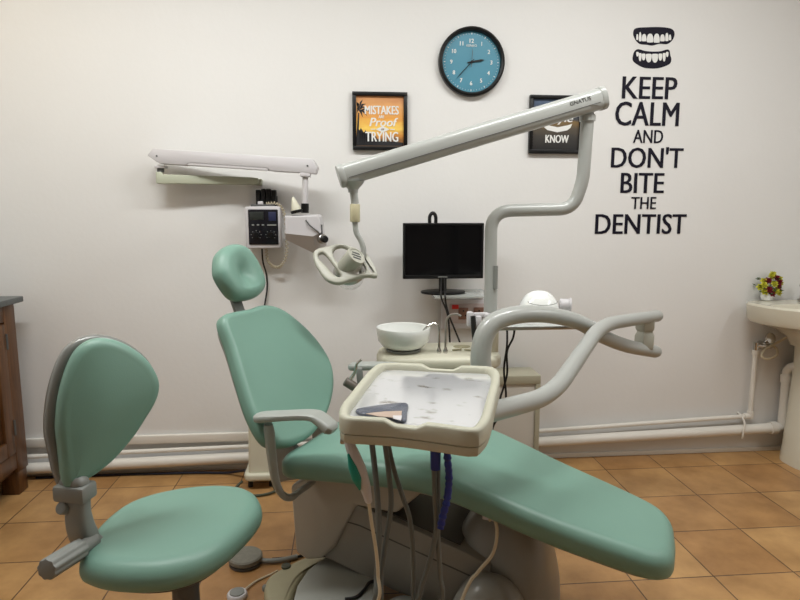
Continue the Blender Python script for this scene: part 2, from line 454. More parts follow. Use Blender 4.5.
# ------------------------------------------------------------------ wall clock
ck = V((.602, -.0, 2.024))
cl = thing('wall_clock', 'round black wall clock with blue dial and white numerals', 'clock', ck)
q = MB(); q.lathe([(.10, .002), (.158, .002), (.162, .012), (.160, .030), (.152, .036), (.144, .032), (.1415, .022), (.1415, .012)], ck, -EY, 64, cap=False)
q.build('rim', BLACK, cl)
MB().lathe([(.143, .004), (.143, .012)], ck, -EY, 64).build('dial', DIAL, cl)
for h in range(1, 13):
    a = PI/2-h*PI/6; r = .098
    glyphs(str(h), None, .019, ck+V((r*math.cos(a), -.0125, r*math.sin(a))), EX, EZ, .001, bold=.0007).build('numeral', PRINTW, cl)
tk = MB()
for k in range(60):
    a = k*PI/30; rad = V((math.cos(a), 0, math.sin(a)))
    rot = M.Rotation(-a, 3, 'Y')
    tk.box(ck+rad*.131+V((0, -.0128, 0)), (.008 if k % 5 == 0 else .005, .001, .003 if k % 5 == 0 else .0012), rot)
tk.build('minute_marks', PRINTW, cl)
glyphs('KENKO', .05, .011, ck+V((0, -.0125, .076)), EX, EZ, .001).build('maker_lettering', PRINTW, cl)
def hand(name, ang, L, tail, w0, w1, off, m):
    a = R(90-ang); u = V((math.cos(a), 0, math.sin(a))); p = V((-u.z, 0, u.x))
    MB().add([ck+u*x+p*y+V((0, -off-d, 0)) for d in (0, .0014) for x, y in ((-tail, -w0/2), (L*.72, -w1/2), (L, 0), (L*.72, w1/2), (-tail, w0/2))],
             [(0, 1, 2, 3, 4), (9, 8, 7, 6, 5)]+[(i, (i+1) % 5, 5+(i+1) % 5, 5+i) for i in range(5)]).build(name, m, cl)
hand('hour_hand', 80, .064, .020, .006, .010, .016, BLACK)
hand('minute_hand', 223, .112, .018, .003, .004, .019, BLACK)
hand('second_hand', 3, .066, .026, .002, .002, .022, DGREY)
MB().cyl(ck+V((0, -.014, 0)), ck+V((0, -.026, 0)), .006).build('hub', BLACK, cl)

# ------------------------------------------------------------------ framed prints
def picture(label, cx, cz, w, h, m_print):
    o = thing('picture_frame', label, 'picture', (cx, -.002, cz), 0, 'framed prints on the wall')
    f = MB(); b = .018; D = .022
    for dx, dz, sx, sz in ((0, h/2-b/2, w, b), (0, -h/2+b/2, w, b), (w/2-b/2, 0, b, h-2*b), (-w/2+b/2, 0, b, h-2*b)):
        f.box((cx+dx, -.002-D/2, cz+dz), (sx, D, sz), bev=.002)
    f.build('frame', BLACK, o)
    MB().box((cx, -.007, cz), (w-2*b+.004, .008, h-2*b+.004)).build('print', m_print, o)
    return o
SUN = ramp_mat('sunset_print', 2, -.12, .12, [(0, (92, 68, 48)), (.12, (120, 86, 54)), (.2, (206, 136, 60)), (.38, (244, 206, 100)), (.55, (226, 156, 74)), (.8, (222, 166, 108)), (1, (196, 132, 88))], noise=.35, nscale=9)
pf = picture('square black frame with orange sunset print reading MISTAKES TRYING', .159, 1.741, .265, .272, SUN)
PR = -.0115
def word(parent, s, cx, cz, w, h, m=PRINTW, shear=0, name='lettering'):
    return glyphs(s, w, h, V((cx, PR, cz)), EX, EZ, .0012, shear=shear, bold=.0014 if h > .03 else .0006).build(name, m, parent)
word(pf, 'MISTAKES', .168, 1.794, .165, .040)
word(pf, 'ARE', .166, 1.763, .028, .014)
word(pf, 'Proof', .172, 1.738, .13, .040, shear=.25)
word(pf, 'TRYING', .168, 1.669, .160, .046)
dm = MB(); dm.prism([(-.034, 0), (0, .015), (.034, 0), (0, -.015)], (EX, EZ), -.0012, 0, P=V((.172, PR-.0012, 1.704)))
for sx in (-1, 1): dm.box((.172+sx*.047, PR-.0012, 1.704), (.022, .001, .004))
dm.build('ornament', PRINTW, pf)
glyphs('OF', .014, .009, V((.172, PR-.0026, 1.704)), EX, EZ, .001).build('lettering', mat('brown_print', (120, 76, 34), .6), pf)
SIL = mat('dark_silhouette_print', (26, 26, 30), .6)
pm = MB(); bx, bz = .046, 1.63
pm.add([V((bx-.004+x, PR, z)) for x, z in ((0, bz), (.012, bz), (.018, 1.78), (.012, 1.78))], [(0, 1, 2, 3)])
for k in range(11):
    a = R(-60+k*26); c = V((.057, PR-.0003, 1.79)); L_ = .05+.012*(k % 3)
    e = c+V((math.cos(a)*L_*.8, 0, math.sin(a)*L_*.75)); e.x = max(e.x, .047)
    md = (c+e)/2+V((0, 0, .012)); n_ = V((-math.sin(a), 0, math.cos(a)))*.005
    pm.add([c, md+n_, e, md-n_], [(0, 1, 2, 3)])
for k in range(9):
    x = .05+k*.011; h = .075-.0055*k+.012*(k % 2)
    pm.add([V((x+d, PR-.0002, z)) for d, z in ((0, 1.628), (.013, 1.628), (.016, 1.628+h*.8), (.006, 1.628+h), (-.002, 1.628+h*.85))], [(0, 1, 2, 3, 4)])
pm.add([V((x, PR-.0001, z)) for x, z in ((.046, 1.627), (.272, 1.627), (.272, 1.642), (.2, 1.648), (.12, 1.652), (.046, 1.665))], [tuple(range(6))])
pm.build('palm_silhouette', SIL, pf)
ROAD = ramp_mat('night_road_print', 2, -.12, .12, [(0, (34, 33, 34)), (.25, (58, 55, 52)), (.42, (82, 74, 62)), (.55, (120, 96, 58)), (.6, (60, 62, 66)), (.8, (52, 62, 78)), (1, (80, 96, 120))], noise=.2, nscale=7)
pk = picture('square black frame with dark road print, half behind the lamp arm', 1.032, 1.736, .272, .28, ROAD)
word(pk, 'KNOW', 1.04, 1.668, .12, .038)
rb = MB(); rb.add([V((1.04+x, PR-d, z+1.722)) for d in (0, .001) for x, z in ((-.075, .02), (-.05, .012), (0, .002), (.05, .012), (.075, .02), (.066, .0), (.05, -.012), (0, -.022), (-.05, -.012), (-.066, .0))],
                 [tuple(range(10)), tuple(range(19, 9, -1))]+[(i, (i+1) % 10, 10+(i+1) % 10, 10+i) for i in range(10)])
rb.build('ribbon', PRINTW, pk)
word(pk, 'Style', 1.05, 1.763, .12, .052, shear=.3)

# ------------------------------------------------------------------ wall lettering
wd = thing('wall_decal', 'navy wall lettering KEEP CALM AND DON\'T BITE THE DENTIST under two rows of teeth', 'wall sticker', (1.5, 0, 1.65))
PW = -.0004
for s_, x0, x1, y0, y1 in (('KEEP', 622, 677, 77, 99), ('CALM', 615, 679, 102, 126), ('AND', 633, 663, 130, 143), ("DON'T", 611, 683, 147, 168), ('BITE', 620.5, 664, 173, 193), ('THE', 631, 656, 197, 209), ('DENTIST', 595, 686, 214, 234)):
    yc = (y0+y1)/2; a, b = Y(x0, yc, 0), Y(x1, yc, 0); t, u = Y((x0+x1)/2, y0, 0), Y((x0+x1)/2, y1, 0)
    g = glyphs(s_, (b-a).length, (t-u).length, V(((a.x+b.x)/2, PW-.0012, (t.z+u.z)/2)), EX, EZ, .001, bold=.0024 if len(s_) != 3 else .0012)
    g.build('word', NAVY, wd)
def decal(pts, name, m, off, parent, rnd=True):
    q = [Y(610+x/8.89, 20+y/8.89, 0) for x, y in pts]
    q = resample([(p.x, p.z) for p in q], 4*len(pts)) if rnd else [V((p.x, p.z)) for p in q]
    k = len(q)
    return MB().add([V((p.x, off-d, p.y)) for d in (0, .0008) for p in q], [tuple(range(k)), tuple(range(2*k-1, k-1, -1))]+[(i, (i+1) % k, k+(i+1) % k, k+i) for i in range(k)]).build(name, m, parent)
uj = decal([(205, 110), (216, 82), (250, 69), (330, 65), (420, 63), (500, 68), (552, 82), (572, 112), (568, 152), (545, 190), (505, 215), (440, 212), (400, 222), (370, 228), (330, 221), (270, 215), (235, 190), (209, 145)], 'upper_jaw', NAVY, -.0004, wd)
lj = decal([(205, 310), (216, 280), (240, 261), (270, 263), (310, 275), (380, 281), (450, 278), (490, 266), (515, 263), (530, 277), (535, 310), (545, 350), (533, 387), (490, 411), (430, 428), (370, 432), (300, 424), (240, 395), (202, 358)], 'lower_jaw', NAVY, -.0004, wd)
for a_, b_, t_, u_ in ((232, 250, 125, 178), (256, 278, 108, 190), (282, 322, 125, 190), (327, 383, 122, 200), (388, 440, 122, 202), (445, 485, 128, 190), (490, 518, 115, 188), (522, 542, 130, 180)):
    w_ = b_-a_
    decal([(a_, u_-6), (a_+.02*w_, t_+.45*(u_-t_)), (a_+.2*w_, t_+.1*(u_-t_)), (a_+.5*w_, t_), (a_+.8*w_, t_+.1*(u_-t_)), (b_-.02*w_, t_+.45*(u_-t_)), (b_, u_-6), (a_+.8*w_, u_), (a_+.2*w_, u_)], 'tooth', PRINTW, -.0013, uj)
for a_, b_, t_, u_ in ((232, 253, 285, 325), (254, 278, 295, 368), (281, 313, 300, 360), (318, 368, 302, 378), (372, 425, 302, 380), (430, 462, 300, 362), (467, 493, 295, 370), (496, 518, 285, 330)):
    w_ = b_-a_
    decal([(a_, t_+6), (a_+.02*w_, t_+.55*(u_-t_)), (a_+.22*w_, t_+.9*(u_-t_)), (a_+.5*w_, u_), (a_+.78*w_, t_+.9*(u_-t_)), (b_-.02*w_, t_+.55*(u_-t_)), (b_, t_+6), (a_+.8*w_, t_), (a_+.2*w_, t_)], 'tooth', PRINTW, -.0013, lj)

# ------------------------------------------------------------------ wall x-ray unit
xr = thing('xray_unit', 'white folding x-ray arm on the wall with its tube head', 'x-ray unit', (-.43, -.02, 1.45))
yA, yB = -.085, -.165
A0 = Y(150, 156, yA); B0 = Y(318.5, 167, yB)
ax = (B0-A0); Lb = ax.length; ax.normalize(); az = (EZ-ax*ax.z).normalized(); an = ax.cross(az)
hh = .033
MB().prism([(0, 0), (.025, hh), (Lb-.025, hh*.98), (Lb, -.004), (Lb-.008, -hh), (.36*Lb*2.02, -hh), (.36*Lb*2.02-.02, -hh+.012), (.245*Lb, -hh+.012), (.225*Lb, -hh), (.055, -hh)], (ax, az), -.032, .032, bev=.004, P=A0).build('upper_beam', XW, xr)
MB().prism([(.23*Lb, -hh+.002), (.25*Lb, -hh+.0115), (.70*Lb, -hh+.0115), (.715*Lb, -hh+.002)], (ax, az), -.0305, .0305, P=A0).build('beam_cover', XW, xr)
for u in (.045, Lb-.045): MB().cyl(A0+ax*u-an*.0345, A0+ax*u+an*.0345, .0042, n=12).build('screw', DGREY, xr)
C0 = Y(157, 178, yA); D0 = Y(256, 181, -.045); bx_ = (D0-C0); Ll = bx_.length; bx_.normalize(); bz_ = (EZ-bx_*bx_.z).normalized()
MB().prism([(0, .027), (0, -.026), (.03, -.026), (Ll, -.018), (Ll+.012, -.008), (Ll+.012, .013), (Ll*.93, .016), (.03, .017), (.025, .027)], (bx_, bz_), -.025, .025, bev=.004, P=C0).build('lower_beam', XG, xr)
j_ = C0+bx_*.018
MB().cyl(j_+V((0, 0, .027)), j_+V((0, 0, .052)), .016).build('elbow_joint', DGREY, xr)
MB().box(j_+V((.004, 0, .050)), (.05, .05, .012), bev=.003).build('joint_plate', XW, xr)
MB().box(V((D0.x+.01, -.016, D0.z-.004)), (.03, .03, .03), bev=.004).build('wall_bracket', XG, xr)
# head
hp = Y(305.5, 174, yB)
MB().box(hp+V((0, 0, -.004)), (.048, .05, .018), bev=.003).build('collar', XW, xr)
MB().cyl(hp, Y(305, 205, yB), .0135).build('drop_rod', XW, xr)
MB().cyl(Y(305, 203.5, yB), Y(305, 213, yB), .018).build('swivel', BLACK, xr)
hd = [(-.088, .058), (.0, .062), (.066, .062), (.074, .055), (.098, -.05), (.094, -.068), (.06, -.088), (.02, -.083), (-.045, -.052), (-.086, -.03), (-.09, -.02)]
hc = Y(305, 233, yB)
bkp = [(-.088, .080), (.068, .086), (.078, .078), (.100, -.055), (.05, -.098), (-.088, -.030)]
frp = [(-.084, .075), (.062, .080), (.070, .072), (.082, .006), (.042, -.014), (-.084, .0)]
def hring(pts, y, k=1): return [hc+V((u*k, y, w*k)) for u, w in pts]
MB().loft([hring(bkp, .074, .96), hring(bkp, .070), hring(bkp, -.02), hring(frp, -.066), hring(frp, -.070, .96)]).build('tube_head', XW, xr, ang=20)
kb = Y(322, 239, yB-.07)
MB().lathe([(.022, -.006), (.022, .012), (.018, .016)], kb, V((.5, -1, 0)), 24).build('knob', STEEL, xr)
MB().lathe([(.015, 0), (.016, .022), (.012, .027)], kb+V((.006, -.012, 0)), V((.5, -1, 0)), 24).build('knob_cap', BLACK, xr)
MB().tube([hc+V((.01, -.07, .06)), hc+V((.03, -.078, .035)), kb+V((-.015, -.004, .03)), kb+V((-.008, 0, .01))], .003, n=8).build('lead', DGREY, xr)
MB().box(kb+V((0, .003, .035)), (.006, .006, .06)).build('pointer', DGREY, xr)
MB().lathe([(.026, 0), (.028, .012), (.024, .014)], Y(297, 213, yB-.03), V((-.22, 0, 1)), 28).build('cone_collar', BLACK, xr)
MB().lathe([(.023, 0), (.021, .012), (.006, .058), (.003, .061)], Y(297, 213, yB-.03)+V((-.0025, 0, .013)), V((-.25, 0, 1)), 28).build('cone', CREAM, xr)

# control box
bc = Y(263, 227.5, -.10)
xb = thing('xray_control_box', 'white wall control box with a navy panel and dials', 'control box', (bc.x, -.02, bc.z))
MB().prism([(-.0825, -.10), (.08, -.098), (.082, .095), (.07, .10), (-.076, .098), (-.084, .09)], (EX, EZ), -.0, .088, bev=.008, seg=3, P=V((bc.x, -.012, bc.z))).build('housing', XW, xb)
fy = -.101
MB().box((bc.x+.002, fy-.001, bc.z+.002), (.138, .006, .165), bev=.003).build('face_panel', PANELB, xb)
MB().box((bc.x-.027, fy-.005, bc.z+.055), (.064, .004, .036), bev=.001).build('display', mat('dim_display', (42, 46, 44), .3), xb)
MB().box((bc.x+.045, fy-.005, bc.z+.052), (.034, .003, .042), bev=.001).build('badge', mat('blue_badge', (36, 42, 74), .4), xb)
for k in range(3): MB().box((bc.x-.045+k*.023, fy-.006, bc.z+.012), (.011, .005, .007), bev=.001).build('button', GREY, xb)
MB().box((bc.x+.042, fy-.005, bc.z+.012), (.042, .003, .007)).build('legend', GREY, xb)
for sx in (-.032, .036):
    ko = MB().lathe([(.015, 0), (.015, .010), (.012, .013)], V((bc.x+sx, fy-.003, bc.z-.035)), -EY, 20).build('dial', BLACK, xb)
    mk = MB()
    for k in range(7):
        a = R(-40+k*43); mk.box(V((bc.x+sx+.023*math.cos(a), fy-.0045, bc.z-.035+.020*math.sin(a))), (.0035, .001, .0035))
    mk.build('scale_marks', GREY, ko)
hol = MB()
hb = V((bc.x+.012, -.035, bc.z+.135))
for dx in (-.037, -.012, .012, .037): hol.box(hb+V((dx, 0, 0)), (.021, .045, .094 if abs(dx) < .02 else .084), bev=.003)
hol.box(hb+V((0, .012, -.02)), (.10, .03, .07), bev=.003)
hol.build('handset_holder', BLACK, xb)
MB().box(V((bc.x-.002, -.05, bc.z+.103)), (.11, .07, .012), bev=.004).build('top_bracket', DGREY, xb)
MB().box(V((bc.x-.012, -.07, bc.z+.114)), (.024, .02, .018), bev=.003).build('white_plug', XW, xb)
cp = crom([V((bc.x+.015, -.07, bc.z+.112)), V((bc.x+.07, -.07, bc.z+.11)), V((bc.x+.098, -.065, bc.z+.06)), V((bc.x+.105, -.06, bc.z-.04)), V((bc.x+.10, -.055, bc.z-.13)), V((bc.x+.075, -.05, bc.z-.185)), V((bc.x+.04, -.05, bc.z-.19)), V((bc.x+.012, -.05, bc.z-.16)), V((bc.x+.005, -.05, bc.z-.10))], 26)
hel = []
for i, p in enumerate(cp[:-1]):
    t = (cp[i+1]-p).normalized(); n1 = EY; n2 = t.cross(n1).normalized(); a = i*1.15
    hel.append(p+(n1*math.cos(a)+n2*math.sin(a))*.0065)
MB().tube(hel, .0024, n=6, smooth=False).build('coiled_cord', CORD, xb)
MB().tube([Y(262, 249, -.06), Y(263, 262, -.03), Y(266.5, 275, -.015), Y(267, 290, -.012), Y(264, 310, -.012), Y(262, 340, -.012), Y(264, 420, -.012)], .004, n=8).build('power_cord', RUBBER, xb)

# ------------------------------------------------------------------ washbasin and flowers
BXc, BYb = 2.425, -.012
wb = thing('washbasin', 'ivory pedestal washbasin at the right edge of the wall', 'washbasin', (BXc, -.18, 0))
def dring(sx, y0, y1, z, n=56, ex=3.6, fx=2.0, mid=None):
    cy = (y0+y1)/2 if mid is None else mid; out = []
    for j in range(n):
        a = 2*PI*j/n; c, s = math.cos(a), math.sin(a)
        e = ex if s > 0 else fx
        d = (y1-cy) if s > 0 else (cy-y0)
        out.append(V((BXc+sx*math.copysign(abs(c)**(2/e), c), cy+d*math.copysign(abs(s)**(2/e), s), z)))
    return out
md = -.13
rings = [dring(.12, -.27, -.05, .62), dring(.14, -.29, -.03, .665), dring(.20, -.34, BYb, .705, mid=md), dring(.30, -.43, BYb, .733, mid=md), dring(.350, -.458, BYb, .748, mid=md), dring(.364, -.46, BYb, .766, mid=md), dring(.370, -.465, BYb, .835, mid=md), dring(.363, -.458, BYb-.003, .846, mid=md),
         dring(.315, -.42, -.15, .842, mid=-.2), dring(.305, -.41, -.155, .832, mid=-.2), dring(.26, -.37, -.17, .77, mid=-.2), dring(.13, -.30, -.2, .735, mid=-.22), dring(.02, -.26, -.24, .725)]
MB().loft(rings).build('bowl', BASIN, wb)
ped = []
for z, sx, dpt in ((0, .150, .25), (.02, .150, .25), (.1, .138, .235), (.3, .122, .21), (.5, .108, .19), (.62, .112, .19), (.66, .13, .21)):
    ped.append(dring(sx, -.075-dpt, -.075, z, ex=3.2, fx=2.8))
MB().loft(ped).build('pedestal', BASIN, wb)
fc = V((2.375, -.075, .846))
fx = MB(); fx.cyl(fc, fc+V((0, 0, .012)), .028, bev=.003); fx.cyl(fc, fc+V((0, 0, .07)), .018); fx.tube([fc+V((0, 0, .06)), fc+V((0, -.05, .085)), fc+V((0, -.12, .075))], .011)
fx.build('faucet', CHROME, wb)
MB().lathe([(.02, 0), (.024, .012), (.020, .03), (.008, .034)], fc+V((0, 0, .07)), EZ, 20).build('faucet_handle', CHROME, wb)

fp = Y(765.5, 301, -.235)
FZ = .846
fp = Z(766.5, 300.5, FZ)
fl = thing('flower_pot', 'small white pot of maroon and yellow flowers on the washbasin', 'flowers', fp)
MB().lathe([(.018, 0), (.026, .006), (.030, .022), (.028, .040), (.025, .046), (.021, .044), (.02, .03)], fp, EZ, 28).build('pot', CERAM, fl)
st = MB(); lf = MB()
top = fp+V((0, 0, .04))
random.seed(11)
for k in range(40):
    a = random.uniform(0, 2*PI); r = random.uniform(.01, .058); h = random.uniform(.015, .085)-r*.3
    e = top+V((r*math.cos(a), r*math.sin(a), h))
    if k < 14: st.tube([top+V((.3*r*math.cos(a)*.5, .3*r*math.sin(a)*.5, -.01)), (top+e)/2+V((0, 0, .006)), e], .0012, n=5)
    d = V((math.cos(a), math.sin(a), random.uniform(-.2, .8))).normalized(); sd = d.cross(EZ).normalized(); nn = sd.cross(d)*.003
    L_ = .028; lf.add([e, e+d*L_*.5+sd*.007+nn, e+d*L_, e+d*L_*.5-sd*.007+nn, e+d*L_*.5-nn], [(0, 1, 2), (0, 2, 3), (0, 4, 1), (0, 3, 4), (1, 4, 2), (4, 3, 2)])
st.build('stems', LEAF, fl); lf.build('foliage', LEAF, fl)
def blossom(c, r, d, m):
    b = MB(); d = d.normalized(); u = d.orthogonal().normalized(); w = d.cross(u)
    for layer, (n, rr, up) in enumerate(((6, 1, .1), (5, .75, .5), (4, .4, .9))):
        for k in range(n):
            a = 2*PI*k/n+layer*.5; o = (u*math.cos(a)+w*math.sin(a)); s = (w*math.cos(a)-u*math.sin(a))
            tip = c+o*r*rr+d*r*up; mid = c+o*r*rr*.6+d*r*up*.45
            b.add([c, mid+s*r*.34, tip+s*r*.12, tip-s*r*.12, mid-s*r*.34, mid-d*r*.12], [(0, 1, 2, 3, 4), (0, 5, 1), (1, 5, 2), (2, 5, 3), (3, 5, 4), (4, 5, 0)])
    b.build('blossom', m, fl, ang=60)
for dx, dy, dz, m in ((-.014, -.03, .030, MAROON), (-.008, -.012, .074, MAROON), (.032, -.03, .050, MAROON), (.032, -.014, .088, MAROON), (.052, -.006, .030, MAROON), (.006, -.028, .008, MAROON), (.048, -.016, .066, MAROON), (-.034, -.018, .052, LIME), (-.050, -.012, .040, LIME), (.010, -.034, .058, LIME), (.012, -.006, .094, LIME), (.022, .0, .106, LIME), (.060, -.006, .056, LIME), (.026, -.028, .020, LIME), (.058, 0, .082, LIME), (-.030, -.02, .016, LIME), (-.024, 0, .070, LIME), (.046, -.02, .010, LIME)):
    blossom(top+V((dx, dy, dz-.008)), .0205, V((dx*6, -.7, .5)), m)

# ------------------------------------------------------------------ shelf, switches, monitor
sh0 = V((.535, -.14, .915))
sh = thing('glass_shelf', 'narrow clear wall shelf carrying the black monitor', 'shelf', sh0)
MB().box(sh0+V((0, 0, .0)), (.28, .27, .010), bev=.002).build('shelf_board', GLASS, sh)
for sx in (-.11, .11): MB().box(sh0+V((sx, .07, -.02)), (.02, .12, .03), bev=.004).build('bracket', XW, sh)
sw = thing('switch_board', 'wall switch board with brown sockets and a red switch', 'switch board', (.60, -.02, .80))
MB().box((.60, -.018, .795), (.27, .035, .15), bev=.005).build('back_box', XW, sw)
MB().box((.605, -.038, .80), (.20, .006, .10), bev=.002).build('face_plate', mat('mauve_plate', (186, 172, 170), .5), sw)
for k, x in enumerate((.575, .655)):
    so = MB().box((x, -.043, .80), (.05, .008, .06), bev=.002).build('socket', BROWN, sw)
    hz = MB()
    for dx, dz in ((0, .014), (-.011, -.010), (.011, -.010)): hz.cyl((x+dx, -.0465, .80+dz), (x+dx, -.0478, .80+dz), .0045, n=10)
    hz.build('socket_hole', RUBBER, so)
MB().box((.533, -.045, .835), (.034, .014, .022), bev=.003).build('red_switch', RED, sw)

MY = -.16
mo = thing('monitor', 'black flat monitor on an oval stand, screen switched off', 'monitor', (.45, MY, .90))
a, b = Y(403, 223, MY), Y(484, 222, MY); c = Y(403, 279, MY)
mw, mh = b.x-a.x, a.z-c.z; mc = V(((a.x+b.x)/2, MY, (a.z+c.z)/2))
fr = MB(); bz = .011
for dx, dz, sx, sz in ((0, mh/2-bz/2, mw, bz), (0, -mh/2+.009, mw, .018), (mw/2-bz/2, 0, bz, mh), (-mw/2+bz/2, 0, bz, mh)): fr.box(mc+V((dx, .006, dz)), (sx, .026, sz), bev=.003)
fr.build('bezel', BLACK, mo)
MB().box(mc+V((0, .022, 0)), (mw-.008, .035, mh-.008), bev=.008).build('back_shell', BLACK, mo)
MB().box(mc+V((0, -.001, .004)), (mw-.02, .008, mh-.03)).build('screen', SCREEN, mo)
MB().box(mc+V((-.003, -.0075, -mh/2+.009)), (.045, .001, .005)).build('maker_mark', GREY, mo)
sz0 = .9205
bc_ = Y(443, 288, MY); bc_.z = sz0
nk = MB(); nk.box((bc_.x, MY+.01, (sz0+mc.z-mh/2)/2+.01), (.036, .022, mc.z-mh/2-sz0+.02), bev=.005); nk.build('neck', BLACK, mo)
MB().prism(ell(.108, .085, 40), (EX, EY), 0, .011, bev=.004, P=bc_).build('stand_foot', BLACK, mo)
hk = mc+V((-.050, .02, mh/2))
MB().tube([hk+V((-.014, 0, -.01)), hk+V((-.014, 0, .03)), hk+V((0, 0, .047)), hk+V((.014, 0, .03)), hk+V((.014, 0, -.01))], .0085, n=12).build('carry_loop', BLACK, mo)
for k, pts in enumerate(([(441, 292), (442, 300), (447, 312), (449, 326), (450, 345)], [(445, 292), (446, 304), (450, 318), (457, 335), (462, 348)])):
    MB().tube([mc+V((.0+.012*k, .045, -mh/2+.02))]+[Y(x, y, -.31) for x, y in pts], .0042, n=8).build('cable', RUBBER, mo)

# ------------------------------------------------------------------ small framed board behind the chair
pb = thing('compressor_cabinet', 'off-white box with a khaki frame standing against the wall', 'cabinet', (.80, -.12, 0))
p0, p1 = Y(540, 383, -.2), Y(540, 445, -.2)
xl, xr_, zt = .60, .937, .512
MB().box(((xl+xr_)/2, -.115, zt/2-.01), (xr_-xl-.01, .15, zt-.03), bev=.003).build('panel', GRIMEBOARD, pb)
f_ = MB()
f_.box(((xl+xr_)/2, -.115, zt-.022), (xr_-xl, .17, .045), bev=.005)
for x in (xl+.012, xr_-.012): f_.box((x, -.115, (zt-.045)/2), (.024, .17, zt-.045), bev=.003)
f_.build('frame', FRAMEG, pb)

# ------------------------------------------------------------------ cream junction column beside the backrest
jb = thing('junction_column', 'cream plastic column at the end of the thick wall pipe', 'pipe cover', (-.43, -.16, 0))
q0 = V((-.432, -.165, 0))
MB().loft([[V((q0.x+dx*s, q0.y+dy*s2, z)) for dx, dy in rrect(.125, .16, .02)] for z, s, s2 in ((.075, .9, 1), (.1, .88, .98), (.42, .76, .8), (.44, .70, .74))]).build('body', CREAM, jb)
MB().prism(rrect(.15, .2, .035), (EX, EY), .045, .08, bev=.01, seg=3, P=q0).build('foot_lip', CREAM, jb)
for sx in (-.05, .05): MB().cyl(q0+V((sx, -.05, 0)), q0+V((sx, -.05, .047)), .012).build('foot', RUBBER, jb)
tag(MB().tube([(-.52, -.22, .03), (-.545, -.26, .012), (-.50, -.31, .008), (-.43, -.33, .008), (-.36, -.30, .010), (-.37, -.26, .02)], .006, n=8).build('loop_cable', mat('olive_cable', (66, 70, 52), .5)),
    'dark green cable looped in front of the cream column', 'cable')

# ------------------------------------------------------------------ dental chair
O = V((-.065, -.968, 0)); CA = R(-28)
FR = M.Translation(O) @ M.Rotation(CA, 4, 'Z')
def L(x, y, z): return FR @ V((x, y, z))
ca = V((math.cos(CA), math.sin(CA), 0)); cpv = V((-math.sin(CA), math.cos(CA), 0))
ch = thing('dental_chair', 'teal reclining dental patient chair on a grey base', 'dental chair', O, CA)
def topz(x):
    K = [(-.1, .525), (0, .54), (.15, .555), (.3, .565), (.42, .565), (.52, .550), (.62, .522), (.75, .483), (.9, .446), (1.02, .418), (1.12, .395)]
    for i in range(len(K)-1):
        if x <= K[i+1][0]: break
    t = (x-K[i][0])/(K[i+1][0]-K[i][0]); m0 = [(K[min(j+1, len(K)-1)][1]-K[max(j-1, 0)][1])/(K[min(j+1, len(K)-1)][0]-K[max(j-1, 0)][0]) for j in (i, i+1)]
    h = K[i+1][0]-K[i][0]; t2, t3 = t*t, t**3
    return (2*t3-3*t2+1)*K[i][1]+(t3-2*t2+t)*h*m0[0]+(-2*t3+3*t2)*K[i+1][1]+(t3-t2)*h*m0[1]
TH_ = .078
so = [(-.06, -.10), (-.065, -.2), (-.035, -.243), (.06, -.25), (.25, -.245), (.42, -.232), (.6, -.222), (.8, -.205), (.97, -.183), (1.05, -.165), (1.095, -.12), (1.105, -.05), (1.105, .02), (1.098, .10), (1.06, .155), (.97, .185), (.8, .212), (.6, .235), (.42, .245), (.25, .25), (.06, .25), (-.035, .24), (-.065, .2), (-.06, .1)]
MB().cushion(so, TH_, .034, .006, lambda u, v, w: L(u, v, topz(u)-TH_+w), n=140).build('seat_cushion', TEAL, ch)
su = [(x*.955+.02, y*.84) for x, y in so]
MB().cushion(su, .018, .008, 0, lambda u, v, w: L(u, v, topz(u)-TH_-.014+w), n=100).build('seat_shell', BEIGE, ch)
# backrest
AL = R(32); bu = (-ca*math.sin(AL)+EZ*math.cos(AL)); bn = cpv.cross(bu)
bn = bn if bn.dot(ca) > 0 else -bn
bP = O+EZ*.5
bk = [(262, 305), (276, 307), (290, 315), (310, 333), (325, 353), (332, 370), (333, 390), (327, 413), (313, 434), (296, 444), (280, 446), (266, 441.5), (252, 417), (240.5, 382), (230.5, 348), (222, 324), (224, 315), (235, 311.5), (249, 309)]
bk2 = PL(bk, bP, cpv, bu)
BT = .048
MB().cushion(bk2, BT, .020, .012, lambda u, v, w: bP+cpv*u+bu*v+bn*(w-BT+.012), n=120, dip=lambda u, v: -.012).build('backrest', TEAL, ch)
MB().cushion([(u*.88-.005, v*.92+.022) for u, v in bk2], .03, .012, 0, lambda u, v, w: bP+cpv*u+bu*v+bn*(w-BT-.014), n=90).build('backrest_shell', ARMG, ch)
# headrest
HL = R(22); hu = (-ca*math.sin(HL)+EZ*math.cos(HL)).normalized(); hn = ca*math.cos(HL)+EZ*math.sin(HL)
hP = bP+bu*.66+cpv*-.02
hk_ = [(212, 268), (214, 254), (222, 246), (233, 244), (244, 249), (255, 264), (262, 281), (262, 291), (255, 299), (243, 302.5), (231, 301), (221, 290), (214, 278)]
hk2 = PL(hk_, hP, cpv, hu)
hk2 = [(hk2_u, hk2_v) for hk2_u, hk2_v in hk2]
hm = (sum(p[0] for p in hk2)/len(hk2), sum(p[1] for p in hk2)/len(hk2))
hk2 = [(hm[0]+(u-hm[0])*.92+.004, hm[1]+(v-hm[1])*.95) for u, v in hk2]
MB().cushion(hk2, .07, .035, .004, lambda u, v, w: hP+cpv*u+hu*v+hn*(w-.03), n=90, dip=lambda u, v: -.028*math.exp(-((u-hm[0]-.010)**2)/.0018-((v-hm[1]+.012)**2)/.0035)).build('headrest', TEAL, ch)
ha = hP+cpv*(hm[0]-.01)+hu*(hm[1]-.05)-hn*.035
hb_ = bP+bu*.40+cpv*(-.05)-bn*(BT+.03)
MB().prism([(-.028, -.1), (.028, -.1), (.024, .30), (-.024, .30)], (cpv, (ha-hb_).normalized()), -.006, .006, bev=.003, P=hb_+(ha-hb_)*.0).build('headrest_bar', GREY, ch)
